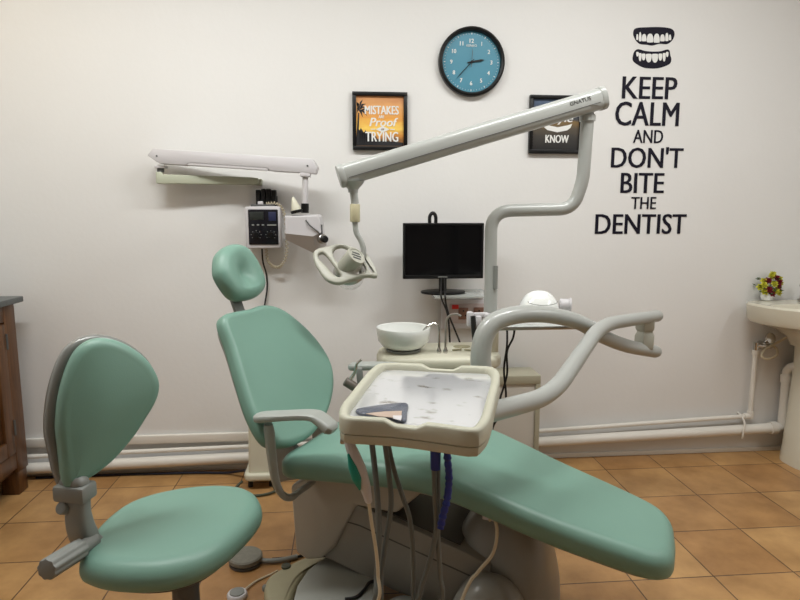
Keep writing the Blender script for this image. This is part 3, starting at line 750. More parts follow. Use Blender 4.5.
# hinge between back and seat
for s_ in (-.12, .12): MB().prism([(-.10, .38), (.06, .43), (.07, .47), (.0, .50), (-.06, .56), (-.12, .56), (-.10, .47)], (ca, EZ), -.012, .012, bev=.004, P=O+cpv*s_-ca*.05).build('hinge_bracket', GREY, ch)
# armrests (near, far)
# near arm: pad bends down towards the front
nearA = [Y(256, 417.5, -1.19), Y(285, 415.5, -1.21), Y(311, 415, -1.235), Y(322, 420, -1.25), Y(334, 431, -1.27)]
def flat_tube(path, wv, hv, side, n=20):
    path = crom([V(p) for p in path], 6); rings = []
    for i, p in enumerate(path):
        t = (path[min(i+1, len(path)-1)]-path[max(i-1, 0)]).normalized()
        s_ = (side-t*side.dot(t)).normalized(); u_ = s_.cross(t)
        e = 1.0
        k = i/(len(path)-1)
        if k < .06: e = .72+.28*k/.06
        if k > .92: e = .55+.45*(1-k)/.08
        ww = lerp_list(wv, k) if isinstance(wv, (list, tuple)) else wv; hh_ = lerp_list(hv, k) if isinstance(hv, (list, tuple)) else hv
        ring = []
        for j in range(n):
            a = 2*PI*j/n; c_, d_ = math.cos(a), math.sin(a)
            ring.append(p+s_*ww*e*math.copysign(abs(c_)**.6, c_)+u_*hh_*e*math.copysign(abs(d_)**.6, d_))
        rings.append(ring)
    return MB().loft(rings)
sideA = cpv
flat_tube(nearA, .032, [.015, .012, .012, .014, .018], sideA).build('armrest_pad', ARMG, ch)
sup = [Y(268.5, 424, -1.20), Y(271, 450, -1.195), Y(275, 478, -1.19), Y(281, 493, -1.18), Y(290, 497.5, -1.155), Y(300, 491, -1.12), L(.0, -.112, .41)]
flat_tube(sup, [.022, .017, .014, .012, .010, .010], [.0165, .014, .012, .011, .009, .008], ca if False else V((.35, -.9, 0)).normalized()).build('armrest_support', ARMG, ch)
farA = [Y(350, 366.5, -.78), Y(365, 366, -.80), Y(380, 366, -.82), Y(395, 367, -.84), Y(415, 372, -.87)]
flat_tube(farA, .03, .014, sideA).build('armrest_pad', ARMG, ch)
fs = [Y(395, 372, -.84), Y(394, 400, -.835), Y(393, 430, -.83), L(.22, .20, .46), L(.2, .1, .45)]
flat_tube(fs, .018, .013, V((.35, -.9, 0)).normalized()).build('armrest_support', ARMG, ch)
# base
MB().prism([(-.10, .372), (.02, .450), (.38, .475), (.375, .43), (.295, .352), (.15, .350), (.068, .185), (.02, .132), (-.04, .112), (-.085, .130)], (ca, EZ), -.11, .12, bev=.012, seg=3, P=O).build('seat_frame', BEIGE, ch)
MB().prism([(.02, .13), (.02, .355), (.16, .345), (.52, .266), (.60, .24), (.60, .05), (.3, .07)], (ca, EZ), -.16, .105, bev=.008, seg=2, P=O).build('lift_housing', BASE, ch)
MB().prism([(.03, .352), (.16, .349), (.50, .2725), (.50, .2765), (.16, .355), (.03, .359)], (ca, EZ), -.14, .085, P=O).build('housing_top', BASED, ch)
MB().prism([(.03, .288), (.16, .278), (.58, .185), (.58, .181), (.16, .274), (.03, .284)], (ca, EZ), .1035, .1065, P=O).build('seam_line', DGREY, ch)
# rear-foot hump
def hump(cx, cy, sx, sy, h, p=2.6, n=40):
    rg = []
    for a in range(0, 86, 7):
        k = math.cos(R(a))**(2/p*1.0); z = h*math.sin(R(a))**(2/p)
        rg.append([L(cx+sx*k*math.copysign(abs(math.cos(t))**(2/2.8), math.cos(t)), cy+sy*k*math.copysign(abs(math.sin(t))**(2/2.8), math.sin(t)), z) for t in [2*PI*j/n for j in range(n)]])
    return MB().loft(rg)
hump(.60, .07, .185, .19, .385, 2.1).build('end_cover', BASE, ch)
hump(.61, -.15, .13, .12, .235, 2.1).build('foot_dome', BASE, ch)
pp = [(293, 600), (297, 585), (307, 570), (320, 559), (331, 554), (336, 554.5), (352, 562), (370, 571), (378, 580), (384, 600), (380, 640), (360, 670), (320, 665), (298, 630)]
pz = .10
pw = [Z(x, y, pz) for x, y in pp]
MB().prism([(p.x, p.y) for p in pw], (EX, EY), .0, pz, bev=.012, seg=3).build('base_plate', PLATE, ch)
hump(.36, -.20, .10, .12, .10, 2.4).build('pedal_cover', PLATE, ch)
# connector under the leg rest
MB().box(L(.60, -.10, .40), (.05, .03, .022), M.Rotation(CA, 3, 'Z'), .003).build('limit_switch', XW, ch)

# floor controls
pc = Z(245.5, 556, .03)
fpd = thing('foot_pedal', 'grey round foot pedal on the floor beside the chair base', 'foot pedal', (pc.x, pc.y, 0))
MB().lathe([(.056, 0), (.060, .004), (.060, .012), (.056, .014)], (pc.x, pc.y, 0), EZ, 40).build('pedal_base', DGREY, fpd)
MB().lathe([(.058, .0), (.062, .004), (.062, .017), (.057, .022), (.02, .024)], (pc.x, pc.y, .015), EZ, 40).build('tread', mat('mottled_grey_rubber', (122, 120, 110), .6, var=.25, scale=70), fpd)
MB().tube([(pc.x+.055, pc.y-.005, .012), (pc.x+.12, pc.y-.01, .012), (pc.x+.19, pc.y+.01, .012)], .009).build('stem', GREY, fpd)
bc2 = Z(237, 591, .025)
fb = thing('foot_button', 'small white round foot switch near the bottom edge', 'foot switch', (bc2.x, bc2.y, 0))
MB().lathe([(.032, 0), (.034, .006), (.034, .014), (.030, .020), (.026, .020)], (bc2.x, bc2.y, 0), EZ, 32).build('body', XW, fb)
MB().lathe([(.025, .018), (.024, .024), (.01, .027)], (bc2.x, bc2.y, 0), EZ, 32).build('button', GREY, fb)
MB().tube([(bc2.x+.02, bc2.y+.028, .010), (bc2.x+.05, bc2.y+.08, .006), (bc2.x+.10, bc2.y+.12, .006), (bc2.x+.125, bc2.y+.10, .03)], .0035, n=8).build('cord', CORD, fb)
kz = .05
oc = [(264, 592), (265, 582), (270, 574), (285, 565), (305, 556), (322, 554), (332, 560), (318, 564), (306, 572), (297, 585), (291, 600), (284, 612), (275, 612), (267, 602)]
ow = [Z(x, y, kz) for x, y in oc]; om = sum(ow, V((0, 0, 0)))/len(ow)
fk = thing('foot_control', 'olive cream foot control with a dark round button by the base plate', 'foot control', (om.x, om.y, 0))
MB().cushion([(p.x, p.y) for p in ow], .05, .02, .004, lambda u, v, w: V((u, v, w)), n=80).build('body', OLIVE, fk)
bp_ = Z(286, 566.5, .052); MB().cyl(bp_-EZ*.004, bp_+EZ*.006, .017, bev=.003).build('button', mat('dark_olive_rubber', (70, 72, 58), .6), fk)
for k, (x, y) in enumerate(((266, 588), (269, 597))):
    p = Z(x, y, .03); MB().lathe([(.012, 0), (.013, .006), (.008, .012)], p, V((-1, -.5, .1)), 16).build('plug', GREY, fk)
tag(MB().tube([Z(x, y, z) for x, y, z in ((327, 557, .04), (318, 552, .03), (322, 548, .03), (312, 553, .008), (300, 556, .006), (285, 558, .006), (272, 559, .006))], .005, n=8).build('pedal_lead', RUBBER),
    'short black lead curling on the tiles behind the foot control', 'cable')
tag(MB().tube([Z(x, y, pz+.006) for x, y in ((345, 599), (356, 597), (364, 590), (369, 583), (374, 581))], .005, n=8).build('plate_cable', RUBBER),
    'black cable curving across the pale grey base plate', 'cable')
tag(MB().tube([L(.60, -.12, .395), Y(492, 513, -1.40), Y(497, 530, -1.42), Y(493, 553, -1.43), Y(478, 572, -1.44), Y(465, 592, -1.46), L(.50, -.34, .006), L(.46, -.45, .005)], .005, n=8).build('white_cable', CORD),
    'white cable from under the leg rest trailing over the base', 'cable')

# ------------------------------------------------------------------ cuspidor unit
cY = -.60
cu0 = V((.33, -.55, 0))
cu = thing('cuspidor_unit', 'cream spittoon unit with a white bowl and small taps', 'spittoon unit', cu0)
tz = .735
wo = [(.115, -.66), (.14, -.70), (.30, -.715), (.50, -.72), (.60, -.68), (.62, -.58), (.60, -.44), (.52, -.41), (.24, -.42), (.14, -.46), (.112, -.56)]
MB().cushion(wo, .055, .022, .0, lambda u, v, w: V((u, v, tz-.055+w)), n=80).build('worktop', CREAM, cu)
MB().loft([[V((.37+dx*s, -.56+dy*s, z)) for dx, dy in rrect(.40, .24, .06)] for z, s in ((0, .9), (.02, .92), (.45, .92), (.60, 1), (.683, 1.02))]).build('body', CREAM, cu)
bwc = Z(404, 349, tz); bwc = V((.222, -.575, tz))
BR = .112
MB().lathe([(.05, 0), (.072, .002), (.072, .010), (.055, .012)], bwc, EZ, 40).build('bowl_ring', GREY, cu)
MB().lathe([(.055, .010), (.085, .022), (.104, .045), (.110, .078), (.112, .098), (.1105, .101), (.107, .098), (.104, .075), (.096, .046), (.07, .026), (.02, .020), (.004, .019)], bwc, EZ, 64).build('bowl', CERAM, cu)
def sp(pts, yv, r, m=CHROME, nm='tap'): return MB().tube([Y(x, y, yv) for x, y in pts], r, n=10, rnd=True).build(nm, m, cu)
b1, b2 = Z(439, 353, tz), Z(445.5, 353, tz)
yv = b1.y
MB().tube([b1, b1+V((0, 0, .06)), Y(438.5, 327, yv), Y(434, 323.5, yv+.01), Y(428, 326, yv+.01), Y(424, 330, yv+.01), Y(420, 336, yv+.01)], .0045, n=10).build('rinse_spout', CHROME, cu)
MB().tube([b2, b2+V((0, 0, .07)), Y(446.5, 321, yv), Y(450, 315.5, yv), Y(456, 314, yv), Y(461, 316, yv)], .0045, n=10).build('cup_spout', STEEL, cu)
for b_ in (b1, b2): MB().lathe([(.009, 0), (.010, .01), (.006, .02), (.005, .024)], b_, EZ, 16).build('spout_base', CHROME, cu)
MB().prism(ell(.036, .026, 28, (.478, -.52)), (EX, EY), tz, tz+.003, P=V((0, 0, 0))).build('cup_recess', OLIVE, cu)
for x, y, a in ((.44, -.59, .4), (.49, -.60, -.5), (.462, -.575, 1.3)): MB().box((x, y, tz+.004), (.035, .009, .006), M.Rotation(a, 3, 'Z'), .002).build('lever', OLIVE, cu)
# column that carries the lamp post and delivery arm
PX = Y(490, 330, cY)
MB().cyl((PX.x, cY, tz-.01), (PX.x, cY, tz+.10), .036, bev=.006).build('post_socket', CREAM, cu)

# ------------------------------------------------------------------ operating lamp
lp = thing('operating_lamp', 'grey dental operating lamp on a long tilted arm', 'lamp', (PX.x, cY, tz))
px_ = [Y(490.5, 362, cY), Y(490, 300, cY), Y(491, 211, cY), Y(573, 209, cY-.03), Y(583, 180, cY-.04), Y(587.5, 118, cY-.05)]
px_[0] = V((PX.x, cY, tz+.03)); px_[1] = V((PX.x, cY, 1.0))
MB().tube([px_[0], V((PX.x, cY, .99))], .0275, n=24, smooth=False).build('lower_sleeve', LGREY, lp)
MB().tube([V((PX.x, cY, .96))]+px_[2:], .0255, n=24, fillet=[.085, .09, .04]).build('post', LGREY, lp)
MB().tube([V((PX.x+.012, cY-.024, .995)), V((PX.x+.012, cY-.024, 1.09))], .0095, n=12, smooth=False).build('post_tag', GREY, lp)
pt = px_[-1]
MB().lathe([(.031, -.012), (.031, .008), (.024, .016), (.022, .030), (.03, .036)], pt, EZ, 28).build('elbow_cap', LGREY, lp)
E1 = Y(603, 98, cY-.06); E0 = Y(338.5, 177, cY-.16)
au = (E0-E1); La = au.length; au.normalize(); aw = (EZ-au*au.z).normalized(); 
def lring(k, hw, hh_): return [E1+au*(La*k)+aw*(hh_*math.copysign(abs(math.sin(t))**.75, math.sin(t)))+au.cross(aw)*(hw*math.copysign(abs(math.cos(t))**.75, math.cos(t))) for t in [2*PI*j/32 for j in range(32)]]
MB().loft([lring(k, .036*s_, .041*s_) for k, s_ in ((0, .9), (.008, .97), (.02, 1), (.5, .98), (.975, .96), (.985, .93))]).build('arm', LGREY, lp)
en = MB().loft([lring(k, .039*s_, .0445*s_) for k, s_ in ((-.004, .9), (.0, 1), (.015, 1), (.018, .95))]); en.build('end_cap', LGREY, lp)
en = MB().loft([lring(k, .038*s_, .0435*s_) for k, s_ in ((.978, .95), (.982, 1), (.995, 1), (1.0, .92))])
en.build('end_cap', LGREY, lp)
sn = au.cross(aw); sn = sn if sn.y < 0 else -sn
MB().prism([(.03*La, -.0125), (.97*La, -.0125), (.97*La, -.0145), (.03*La, -.0145)], (au, aw), -.0362, .0362, P=E1).build('seam_line', DGREY, lp)
pc_ = E1+au*(.105*La)+aw*.012+sn*.0355
glyphs('GNATUS', .088, .015, pc_, -au, aw, .0012).build('maker_lettering', DGREY, lp)
bl = [(-.05, -.036), (.06, -.036), (.035, -.062), (-.02, -.066)]
def flare(P, r0, r1, h, nm):
    return MB().lathe([(r1, 0), (r1*1.05, h*.3), (r0*.8, h*.7), (r0, h)], P, EZ, 28).build(nm, LGREY, lp)
pb_ = E1+au*(.07*La)-aw*.04
flare(V((pt.x, pt.y, pt.z+.02)), .055, .023, max(.02, (E1+au*((pt.x-E1.x)/au.x)).z-.028-pt.z-.02), 'arm_saddle')
hx = E0-au*.045-aw*.035
flare(V((hx.x, hx.y, hx.z-.035)), .042, .018, .040, 'arm_saddle')
r0 = Y(355, 184, hx.y); r1 = Y(355, 204, hx.y); r2 = Y(355, 222, hx.y)
MB().cyl(r1, V((hx.x, hx.y, hx.z-.02)), .0145).build('drop_rod', LGREY, lp)
MB().cyl(r2, r1, .0185, bev=.003).build('yellow_sleeve', YEL, lp, label='yellowed plastic sleeve')
MB().tube([r2+EZ*.01, Y(355.5, 228, hx.y), Y(357, 234, hx.y), Y(361, 241, hx.y), Y(363.5, 249, hx.y), Y(363, 256, hx.y)], .0105, n=14).build('swan_rod', LGREY, lp)
# lamp head: a looped handle plate round the reflector
lP = Y(345, 263, hx.y+.0); l1 = V((1, -.05, 0)).normalized(); l2 = V((-.05, .62, .78)); l2 = (l2-l1*l2.dot(l1)).normalized(); ln = l1.cross(l2)
def LP(pts): return PL([(300+x/6.667, 210+y/6.667) for x, y in pts], lP, l1, l2)
out = LP([(88, 305), (100, 275), (140, 258), (195, 248), (235, 236), (285, 234), (330, 246), (375, 262), (430, 300), (475, 365), (518, 432), (505, 453), (460, 448), (400, 456), (335, 474), (280, 494), (228, 494), (172, 468), (130, 415), (98, 358)])
h1 = LP([(122, 305), (150, 292), (182, 318), (225, 375), (272, 440), (255, 452), (215, 425), (170, 375), (130, 335)])
h2 = LP([(222, 290), (240, 260), (280, 252), (325, 270), (345, 300), (330, 345), (285, 372), (255, 360), (230, 325)])
h3 = LP([(418, 368), (434, 372), (440, 395), (428, 420), (400, 432), (370, 436), (372, 415), (405, 395)])
h4 = LP([(432, 318), (446, 322), (492, 408), (482, 424), (468, 412), (430, 345)])
holed(out, [h1, h2, h3, h4], lP+ln*.0, l1, l2, .022, .008, 'handle_frame', mat('ivory_lamp_plastic', (168, 167, 155), .42, var=.05), lp)
IV = bpy.data.materials['ivory_lamp_plastic']
hA = Y(347, 266, hx.y-.01); hB = Y(361.5, 250, hx.y-.060); d_ = (hB-hA).normalized()
MB().lathe([(.026, -.03), (.034, 0), (.0355, .05), (.038, .072), (.036, .077), (.031, .077), (.029, .0745), (.004, .0745)], hA-d_*.012, d_, 36).build('bulb_housing', IV, lp)
vt = MB(); vc = hA+d_*.0615; vx = d_.orthogonal().normalized()
u1 = V((1, .2, 0)); u1 = (u1-d_*u1.dot(d_)).normalized(); u2 = d_.cross(u1)
for k in (-1, 0, 1): vt.prism(rrect(.042 if k == 0 else .034, .006, .0028, 3, (0, k*.0125)), (u1, u2), 0, .0022, P=vc)
vt.build('vent_slot', DGREY, lp)
MB().lathe([(.004, .03), (.04, .022), (.058, .004), (.060, -.004), (.054, -.006), (.03, .008), (.004, .012)], Y(349, 269, hx.y)-ln*.015, ln, 40).build('reflector', STEEL, lp)
MB().lathe([(.056, 0), (.052, -.022), (.038, -.042), (.018, -.052), (.002, -.054)], Y(349.5, 272, hx.y)-ln*.022, ln, 36, cap=False).build('clear_shield', CLEAR, lp)

# ------------------------------------------------------------------ turbine tray behind (white pole tray)
ut0 = V((.77, -.60, .845))
ut = thing('side_tray', 'flat pale glass side tray clamped to the lamp post', 'tray', (PX.x, cY, .85))
UT = .846
MB().prism(rrect(.44, .20, .03, c=(.80, -.62)), (EX, EY), UT, UT+.010, bev=.003).build('tray_plate', GLASS, ut)
MB().box((.80, -.724, UT+.004), (.44, .006, .014), bev=.002).build('front_rail', STEEL, ut)
MB().lathe([(.030, -.0), (.034, .004), (.034, .05), (.030, .055)], (PX.x, cY, UT-.005), EZ, 32).build('post_clamp', XW, ut)
hs = MB()
for k, (x, y) in enumerate(((470, 319), (478, 321), (487, 319))): hs.box(Y(x, y, -.66), (.024, .035, .06 if k == 0 else .045), bev=.006)
hs.build('handpiece_holder', XW, ut)
MB().box(Y(479, 315, -.655), (.075, .02, .02), bev=.005).build('holder_rail', XW, ut)
sc = V((.783, -.60, UT+.0105))
scal = thing('ultrasonic_scaler', 'white dome-shaped ultrasonic scaler on the glass side tray', 'scaler', sc)
dome = []
for a in range(0, 90, 8):
    k = math.cos(R(a))**.85; z = .128*math.sin(R(a))**.95
    dome.append([sc+V((.091*k*math.cos(t), .075*k*math.sin(t), z)) for t in [2*PI*j/40 for j in range(40)]])
MB().loft(dome).build('shell', CERAM, scal)
ln_ = MB().tube([sc+V((.062*math.cos(t), -.055*.9-.012*0+.02*math.sin(t)-.0, .090+.014*math.sin(t))) for t in [PI+PI*j/12 for j in range(13)]], .0013, n=6, smooth=False); ln_.build('seam_line', GREY, scal)
MB().cyl(sc+V((.085, -.01, .07)), sc+V((.128, -.02, .07)), .024, bev=.004).build('knob', XW, scal)
MB().cyl(sc+V((.122, -.019, .07)), sc+V((.130, -.021, .07)), .028, bev=.003).build('knob_rim', XW, scal)
hpz = thing('air_handpiece', 'white handpiece lying on the side tray beside the scaler dome', 'handpiece', sc+V((-.15, -.02, .014)))
MB().tube([sc+V((-.245, -.01, .03)), sc+V((-.16, -.015, .026)), sc+V((-.10, -.03, .024))], [.012, .016, .014], n=16, rnd=True).build('body', XW, hpz)
MB().tube([sc+V((-.265, -.01, .032)), sc+V((-.245, -.01, .03))], .008, n=12, smooth=False).build('tip', BLACK, hpz)
for k, (pts, lb) in enumerate((([(507, 326), (507, 345), (504, 370), (506, 395), (503, 410)], 'black cable under the side tray, left of the pair'), ([(515, 326), (513, 338), (507, 352), (507, 375), (500, 400), (502, 412)], 'black cable under the side tray, right of the pair'))):
    tag(MB().tube([Y(x, y, -.58) for x, y in pts]+[V((.62, -.5, .36-.02*k)), V((.60, -.46, .02)), V((.55+.05*k, -.40, .006))], .0045, n=8).build('hanging_cable', RUBBER), lb, 'cable', 'cables hanging from the side tray')
p_ = Y(516, 327, -.6); 
pgl = MB(); pgl.box(p_, (.014, .014, .018), bev=.003)
tag(pgl.build('cable_plug', BLACK, loc=p_), 'small black plug under the front edge of the side tray', 'plug')

# black suction handpiece in the holder
tag(MB().tube([Y(473, 316, -.70), Y(474, 330, -.70), Y(476, 345, -.69), Y(477, 362, -.66)], [.010, .012, .010], n=12).build('suction_hose', RUBBER), 'black suction hose hanging from the white handpiece holder', 'hose')

# ------------------------------------------------------------------ delivery arm and bracket tray
da0 = V((.50, -.93, 0))
da = thing('delivery_arm', 'thick grey double-bent arm carrying the instrument tray', 'arm', da0)
yj = -.62
T1 = [V((.468, -.90, 0.10)), Y(482, 400, -.95), Y(481, 352, -.95), Y(490, 326, -.94), Y(513, 315.5, -.91), Y(545, 314.5, -.87), Y(578, 322, -.82), Y(602, 336, -.77), Y(627, 346, -.70), Y(655, 351.5, yj)]
T1 = [V((T1[1].x, T1[1].y, .03))]+T1[1:]
MB().tube(T1, [.043, .043, .042, .040, .036, .033, .030, .029, .0275, .027], n=28, rnd=True).build('lower_tube', LGREY, da)
T2 = fil([Y(657, 316, yj), Y(601, 324.5, -.86), Y(552, 396, -1.28), Y(489, 412.5, -1.50), Y(474, 416, -1.55)], [.12, .13, .05], 10)
T2 = [T2[0], (T2[0]+T2[1])/2]+T2[1:]
MB().tube(T2, [.0245, .0255, .027, .0275, .0275, .0275], n=28, rnd=True, smooth=False).build('upper_tube', LGREY, da)
j0, j1 = Y(644, 346, yj-.02), Y(646, 318, yj-.02)

MB().lathe([(.040, -.008), (.043, .0), (.043, .045), (.036, .056), (.034, .064), (.037, .070)], j0, EZ, 6).build('joint_block', IV, da)
MB().lathe([(.037, 0), (.042, .01), (.041, .06)], j0+EZ*.068, EZ, 6).build('joint_cap', IV, da)
MB().prism(rrect(.20, .18, .06, c=(T1[0].x, T1[0].y)), (EX, EY), 0, .035, bev=.008).build('floor_flange', BASE, da)

TZ = .86
tq = [Z(x, y, TZ) for x, y in ((340, 408), (489, 428), (500, 369), (380, 364))]
tcn = sum(tq, V((0, 0, 0)))/4
TRA = R(-19)
te1 = V((math.cos(TRA), math.sin(TRA), 0)); te2 = V((-math.sin(TRA), math.cos(TRA), 0))
tr = thing('instrument_tray', 'cream bracket tray with a metal sheet and hanging hoses', 'tray', (tcn.x, tcn.y, TZ-.08), TRA)
def TL(pts): return [((p-tcn).dot(te1), (p-tcn).dot(te2)) for p in pts]
op = TL([Z(x, y, TZ) for x, y in ((339, 414), (341, 404), (348, 395), (360, 380), (371, 368), (382, 362.5), (410, 362.5), (450, 364.5), (485, 365.5), (497, 368.5), (500, 377), (496, 395), (491, 415), (485, 425), (474, 430), (440, 426), (400, 421), (360, 418.5), (346, 418))])
op = [(p.x, p.y) for p in resample(op, 72)]
def offs(pts, d):
    k = len(pts); out = []
    P = [V(p) for p in pts]
    ar = sum(P[i].x*P[(i+1) % k].y-P[(i+1) % k].x*P[i].y for i in range(k))
    for i in range(k):
        t = (P[(i+1) % k]-P[i-1]).normalized(); n_ = V((-t.y, t.x))*(1 if ar > 0 else -1)
        q = P[i]+n_*d; out.append((q.x, q.y))
    return out
def tr_ring(o, z): return [tcn+te1*u+te2*v+EZ*(z-TZ) for u, v in o]
rw = .021
def notch(o, z, dz):               # the rim is cut lower in the middle of the front and back sides
    out = []
    for u, v in o:
        k = 0
        if abs(u-.005) < .035 and v < -.10: k = 1
        elif abs(u+.0) < .045 and v > .10: k = 1
        out.append(tcn+te1*u+te2*v+EZ*(z-TZ-dz*k))
    return out
rim = [tr_ring(offs(op, .004), TZ-.039), tr_ring(offs(op, .0), TZ-.036), tr_ring(op, TZ-.026), notch(op, TZ-.006, .012), notch(offs(op, .003), TZ-.001, .012), notch(offs(op, .008), TZ, .012), notch(offs(op, rw-.006), TZ, .012), notch(offs(op, rw), TZ-.004, .010), tr_ring(offs(op, rw+.002), TZ-.020), tr_ring(offs(op, rw-.0), TZ-.039)]
rm = MB(); rm.loft(rim+[rim[0]], cap=False); rm.build('rim', TRAYC, tr, ang=50)
MB().loft([tr_ring(offs(op, .006), TZ-.060), tr_ring(offs(op, .002), TZ-.054), tr_ring(offs(op, .002), TZ-.0405), tr_ring(offs(op, .012), TZ-.037), tr_ring(offs(op, .014), TZ-.024)]).build('shell', TRAYC, tr)
un = [(u*.72, v*.80-.0) for u, v in op]
MB().loft([tr_ring([(u*.86, v*.9) for u, v in un], TZ-.075), tr_ring(un, TZ-.068), tr_ring(un, TZ-.059)]).build('underside', OLIVE, tr)
MB().loft([tr_ring(offs(op, rw+.001), TZ-.0235), tr_ring(offs(op, rw+.001), TZ-.019)]).build('metal_sheet', SHEET, tr)
# arm socket on the right side of the tray
sk = Y(486, 414, -1.515)
sc1 = MB(); sc1.cyl(T2[-1]+(T2[-2]-T2[-1])*1.9, T2[-1]+(T2[-2]-T2[-1])*.2, .030, bev=.003); 
# pouch on the sheet
ph = [Z(x, y, TZ-.016) for x, y in ((358, 410), (405, 404), (405, 423), (397, 424), (360, 416))]
pch = thing('sterile_pouch', 'bluish clear sterilisation pouch lying on the metal sheet', 'pouch', (ph[0].x, ph[0].y, TZ-.018))
FILM = mat('blue_film', (92, 97, 110), .2, alpha=.85, var=.15, scale=40)
pz_ = TZ-.0175
pou = [Z(x, y, pz_) for x, y in ((357, 411), (380, 407), (406, 405), (407, 414), (405, 423), (392, 420), (370, 417), (359, 415))]
MB().cushion([(p.x, p.y) for p in pou], .007, .003, .004, lambda u, v, w: V((u, v, pz_-.001+w)), n=60).build('film', FILM, pch)
pin = [Z(x, y, pz_+.0095) for x, y in ((366, 413.5), (385, 411.5), (402, 411), (401, 418), (380, 416.5))]
MB().prism([(p.x, p.y) for p in pin], (EX, EY), pz_+.0086, pz_+.0100).build('paper_strip', mat('pinkish_paper', (176, 156, 142), .6, var=.1, scale=60), pch)
pl_ = [Z(x, y, pz_+.0105) for x, y in ((393, 415.5), (402, 415.5), (401, 420.5), (393, 418.5))]
MB().prism([(p.x, p.y) for p in pl_], (EX, EY), pz_+.0101, pz_+.0108).build('label_sticker', XW, pch)

# hoses below the tray
def hose(pts, yv, r, m, nm='hose', parent=tr, end=None, **kw):
    p = [Y(x, y, v) for (x, y), v in zip(pts, yv)]
    if end: p += [V(e) for e in end]
    return MB().tube(p, r, n=10).build(nm, m, parent, **kw)
def lerp(a, b, n): return [a+(b-a)*i/(n-1) for i in range(n)]
hose([(372, 444), (375, 470), (378, 505), (379, 540), (377, 575), (374, 605)], lerp(-1.62, -1.66, 6), .0072, HOSE, end=[L(.33, -.46, .14), L(.36, -.50, .02)])
hose([(385, 444), (389, 475), (391, 505), (386, 540), (381, 575), (380, 605)], lerp(-1.62, -1.64, 6), .0066, HOSE, end=[L(.36, -.46, .14), L(.40, -.50, .02)])
hose([(388, 444), (394, 470), (402, 495), (410, 520), (413, 555), (413, 590), (412, 610)], lerp(-1.60, -1.60, 7), .0062, HOSE, end=[L(.42, -.46, .14), L(.44, -.50, .02)])
hose([(433, 444), (435, 500), (436, 530), (430, 560), (422, 585), (416, 605)], lerp(-1.63, -1.62, 6), .0064, HOSE, end=[L(.43, -.46, .14), L(.45, -.50, .02)])
hose([(438, 444), (438, 500), (438, 540), (440, 575), (440, 605)], lerp(-1.62, -1.62, 5), .0064, HOSE, end=[L(.47, -.46, .14), L(.49, -.50, .02)])
MB().tube([Y(435.3, 440, -1.632), Y(435.5, 455, -1.632), Y(435.5, 469, -1.632)], [.0128, .0128, .0122], n=14).build('blue_wrap', BLUE, tr, label='blue tape wrapped round two hoses')
bh = crom([Y(x, y, -1.64) for x, y in ((447, 440), (447.5, 458), (449, 478), (447, 500), (443, 515), (440.5, 528))], 8)
MB().tube(bh, [.0088+.0016*((i*7) % 3-1) for i in range(len(bh))], n=12, smooth=False).build('blue_hose', BLUE, tr, label='hose wrapped in blue tape')

# scaler handpiece hanging at the tray's left front
sh_ = thing('scaler_handpiece', 'white handpiece with green grip hanging from the tray corner', 'handpiece', Y(358, 470, -1.70))
hp_ = [Y(347, 438, -1.70), Y(352, 450, -1.705), Y(359, 468, -1.705), Y(365, 486, -1.70), Y(368.5, 500, -1.70)]
MB().tube(hp_, [.010, .0135, .0155, .013, .009], n=20, rnd=True).build('body', XW, sh_)
gp = [p+V((-.009, -.010, 0)) for p in (Y(352.5, 453, -1.705), Y(356, 463, -1.705), Y(360.5, 476, -1.705), Y(363.5, 487, -1.70))]
MB().tube(gp, [.003, .0105, .0115, .003], n=16, rnd=True).build('grip', TEALG, sh_)
MB().tube([hp_[-1], Y(372, 525, -1.69), Y(376, 550, -1.68), Y(378, 575, -1.68), Y(376, 605, -1.68), L(.28, -.47, .14), L(.27, -.52, .02)], .0042, n=8).build('cord', CORD, sh_)
MB().box(Y(345, 440, -1.69), (.022, .02, .014), bev=.003).build('hook', STEEL, sh_)

# suction tip clipped to the far armrest
sg = Y(352, 378, -.86)
sx_ = thing('saliva_ejector', 'chrome curved suction tip in a dark clip by the far armrest', 'suction tip', sg)
MB().tube([Y(361, 360, -.87), Y(357, 364, -.87), Y(355, 372, -.87), Y(350, 380, -.87)], [.005, .005, .006, .007], n=10, rnd=True).build('tip', CHROME, sx_)
dd_ = (Y(344, 381, -.87)-Y(357, 389, -.87)).normalized()
MB().cyl(Y(357, 388.5, -.87), Y(345, 381, -.87), .017, bev=.003).build('handle', mat('dark_taupe_plastic', (96, 88, 80), .4), sx_)
MB().prism([(-.012, .0), (.012, 0), (.02, -.075), (-.006, -.075)], (EX, EZ), -.012, .012, bev=.003, P=Y(359, 368, -.835)).build('clip', GREY, sx_)

# ------------------------------------------------------------------ operator stool
SZ = .505
sso = thing('operator_stool', 'teal operator stool with a grey-backed swivel backrest', 'stool', (-.43, -1.52, 0))
sp_ = [(78, 558), (84, 541), (100, 521), (122, 504), (150, 493), (185, 486), (215, 483.5), (240, 485), (256, 491), (262, 503), (257, 514), (244, 529), (228, 543), (210, 555), (190, 564), (165, 570), (135, 572), (105, 570), (86, 565)]
s2 = [Z(x, y, SZ) for x, y in sp_]
s2 = [(p.x, p.y) for p in s2]
mx_ = sum(p[0] for p in s2)/len(s2); my_ = sum(p[1] for p in s2)/len(s2)
s2 = [(mx_+(x-mx_)*1.0, my_+(y-my_)*1.0) for x, y in s2]
ST = .07
MB().cushion(s2, ST, .04, .006, lambda u, v, w: V((u, v, SZ-ST+.018+w-.01)), n=110, dip=lambda u, v: -.004).build('seat', TEAL, sso)
MB().cushion([(mx_+(x-mx_)*.8, my_+(y-my_)*.8) for x, y in s2], .02, .008, 0, lambda u, v, w: V((u, v, SZ-ST-.012+w)), n=60).build('seat_pan', DGREY, sso)
gc = Z(181, 596, .40)
gc = V((mx_-.0, my_-.02, 0))
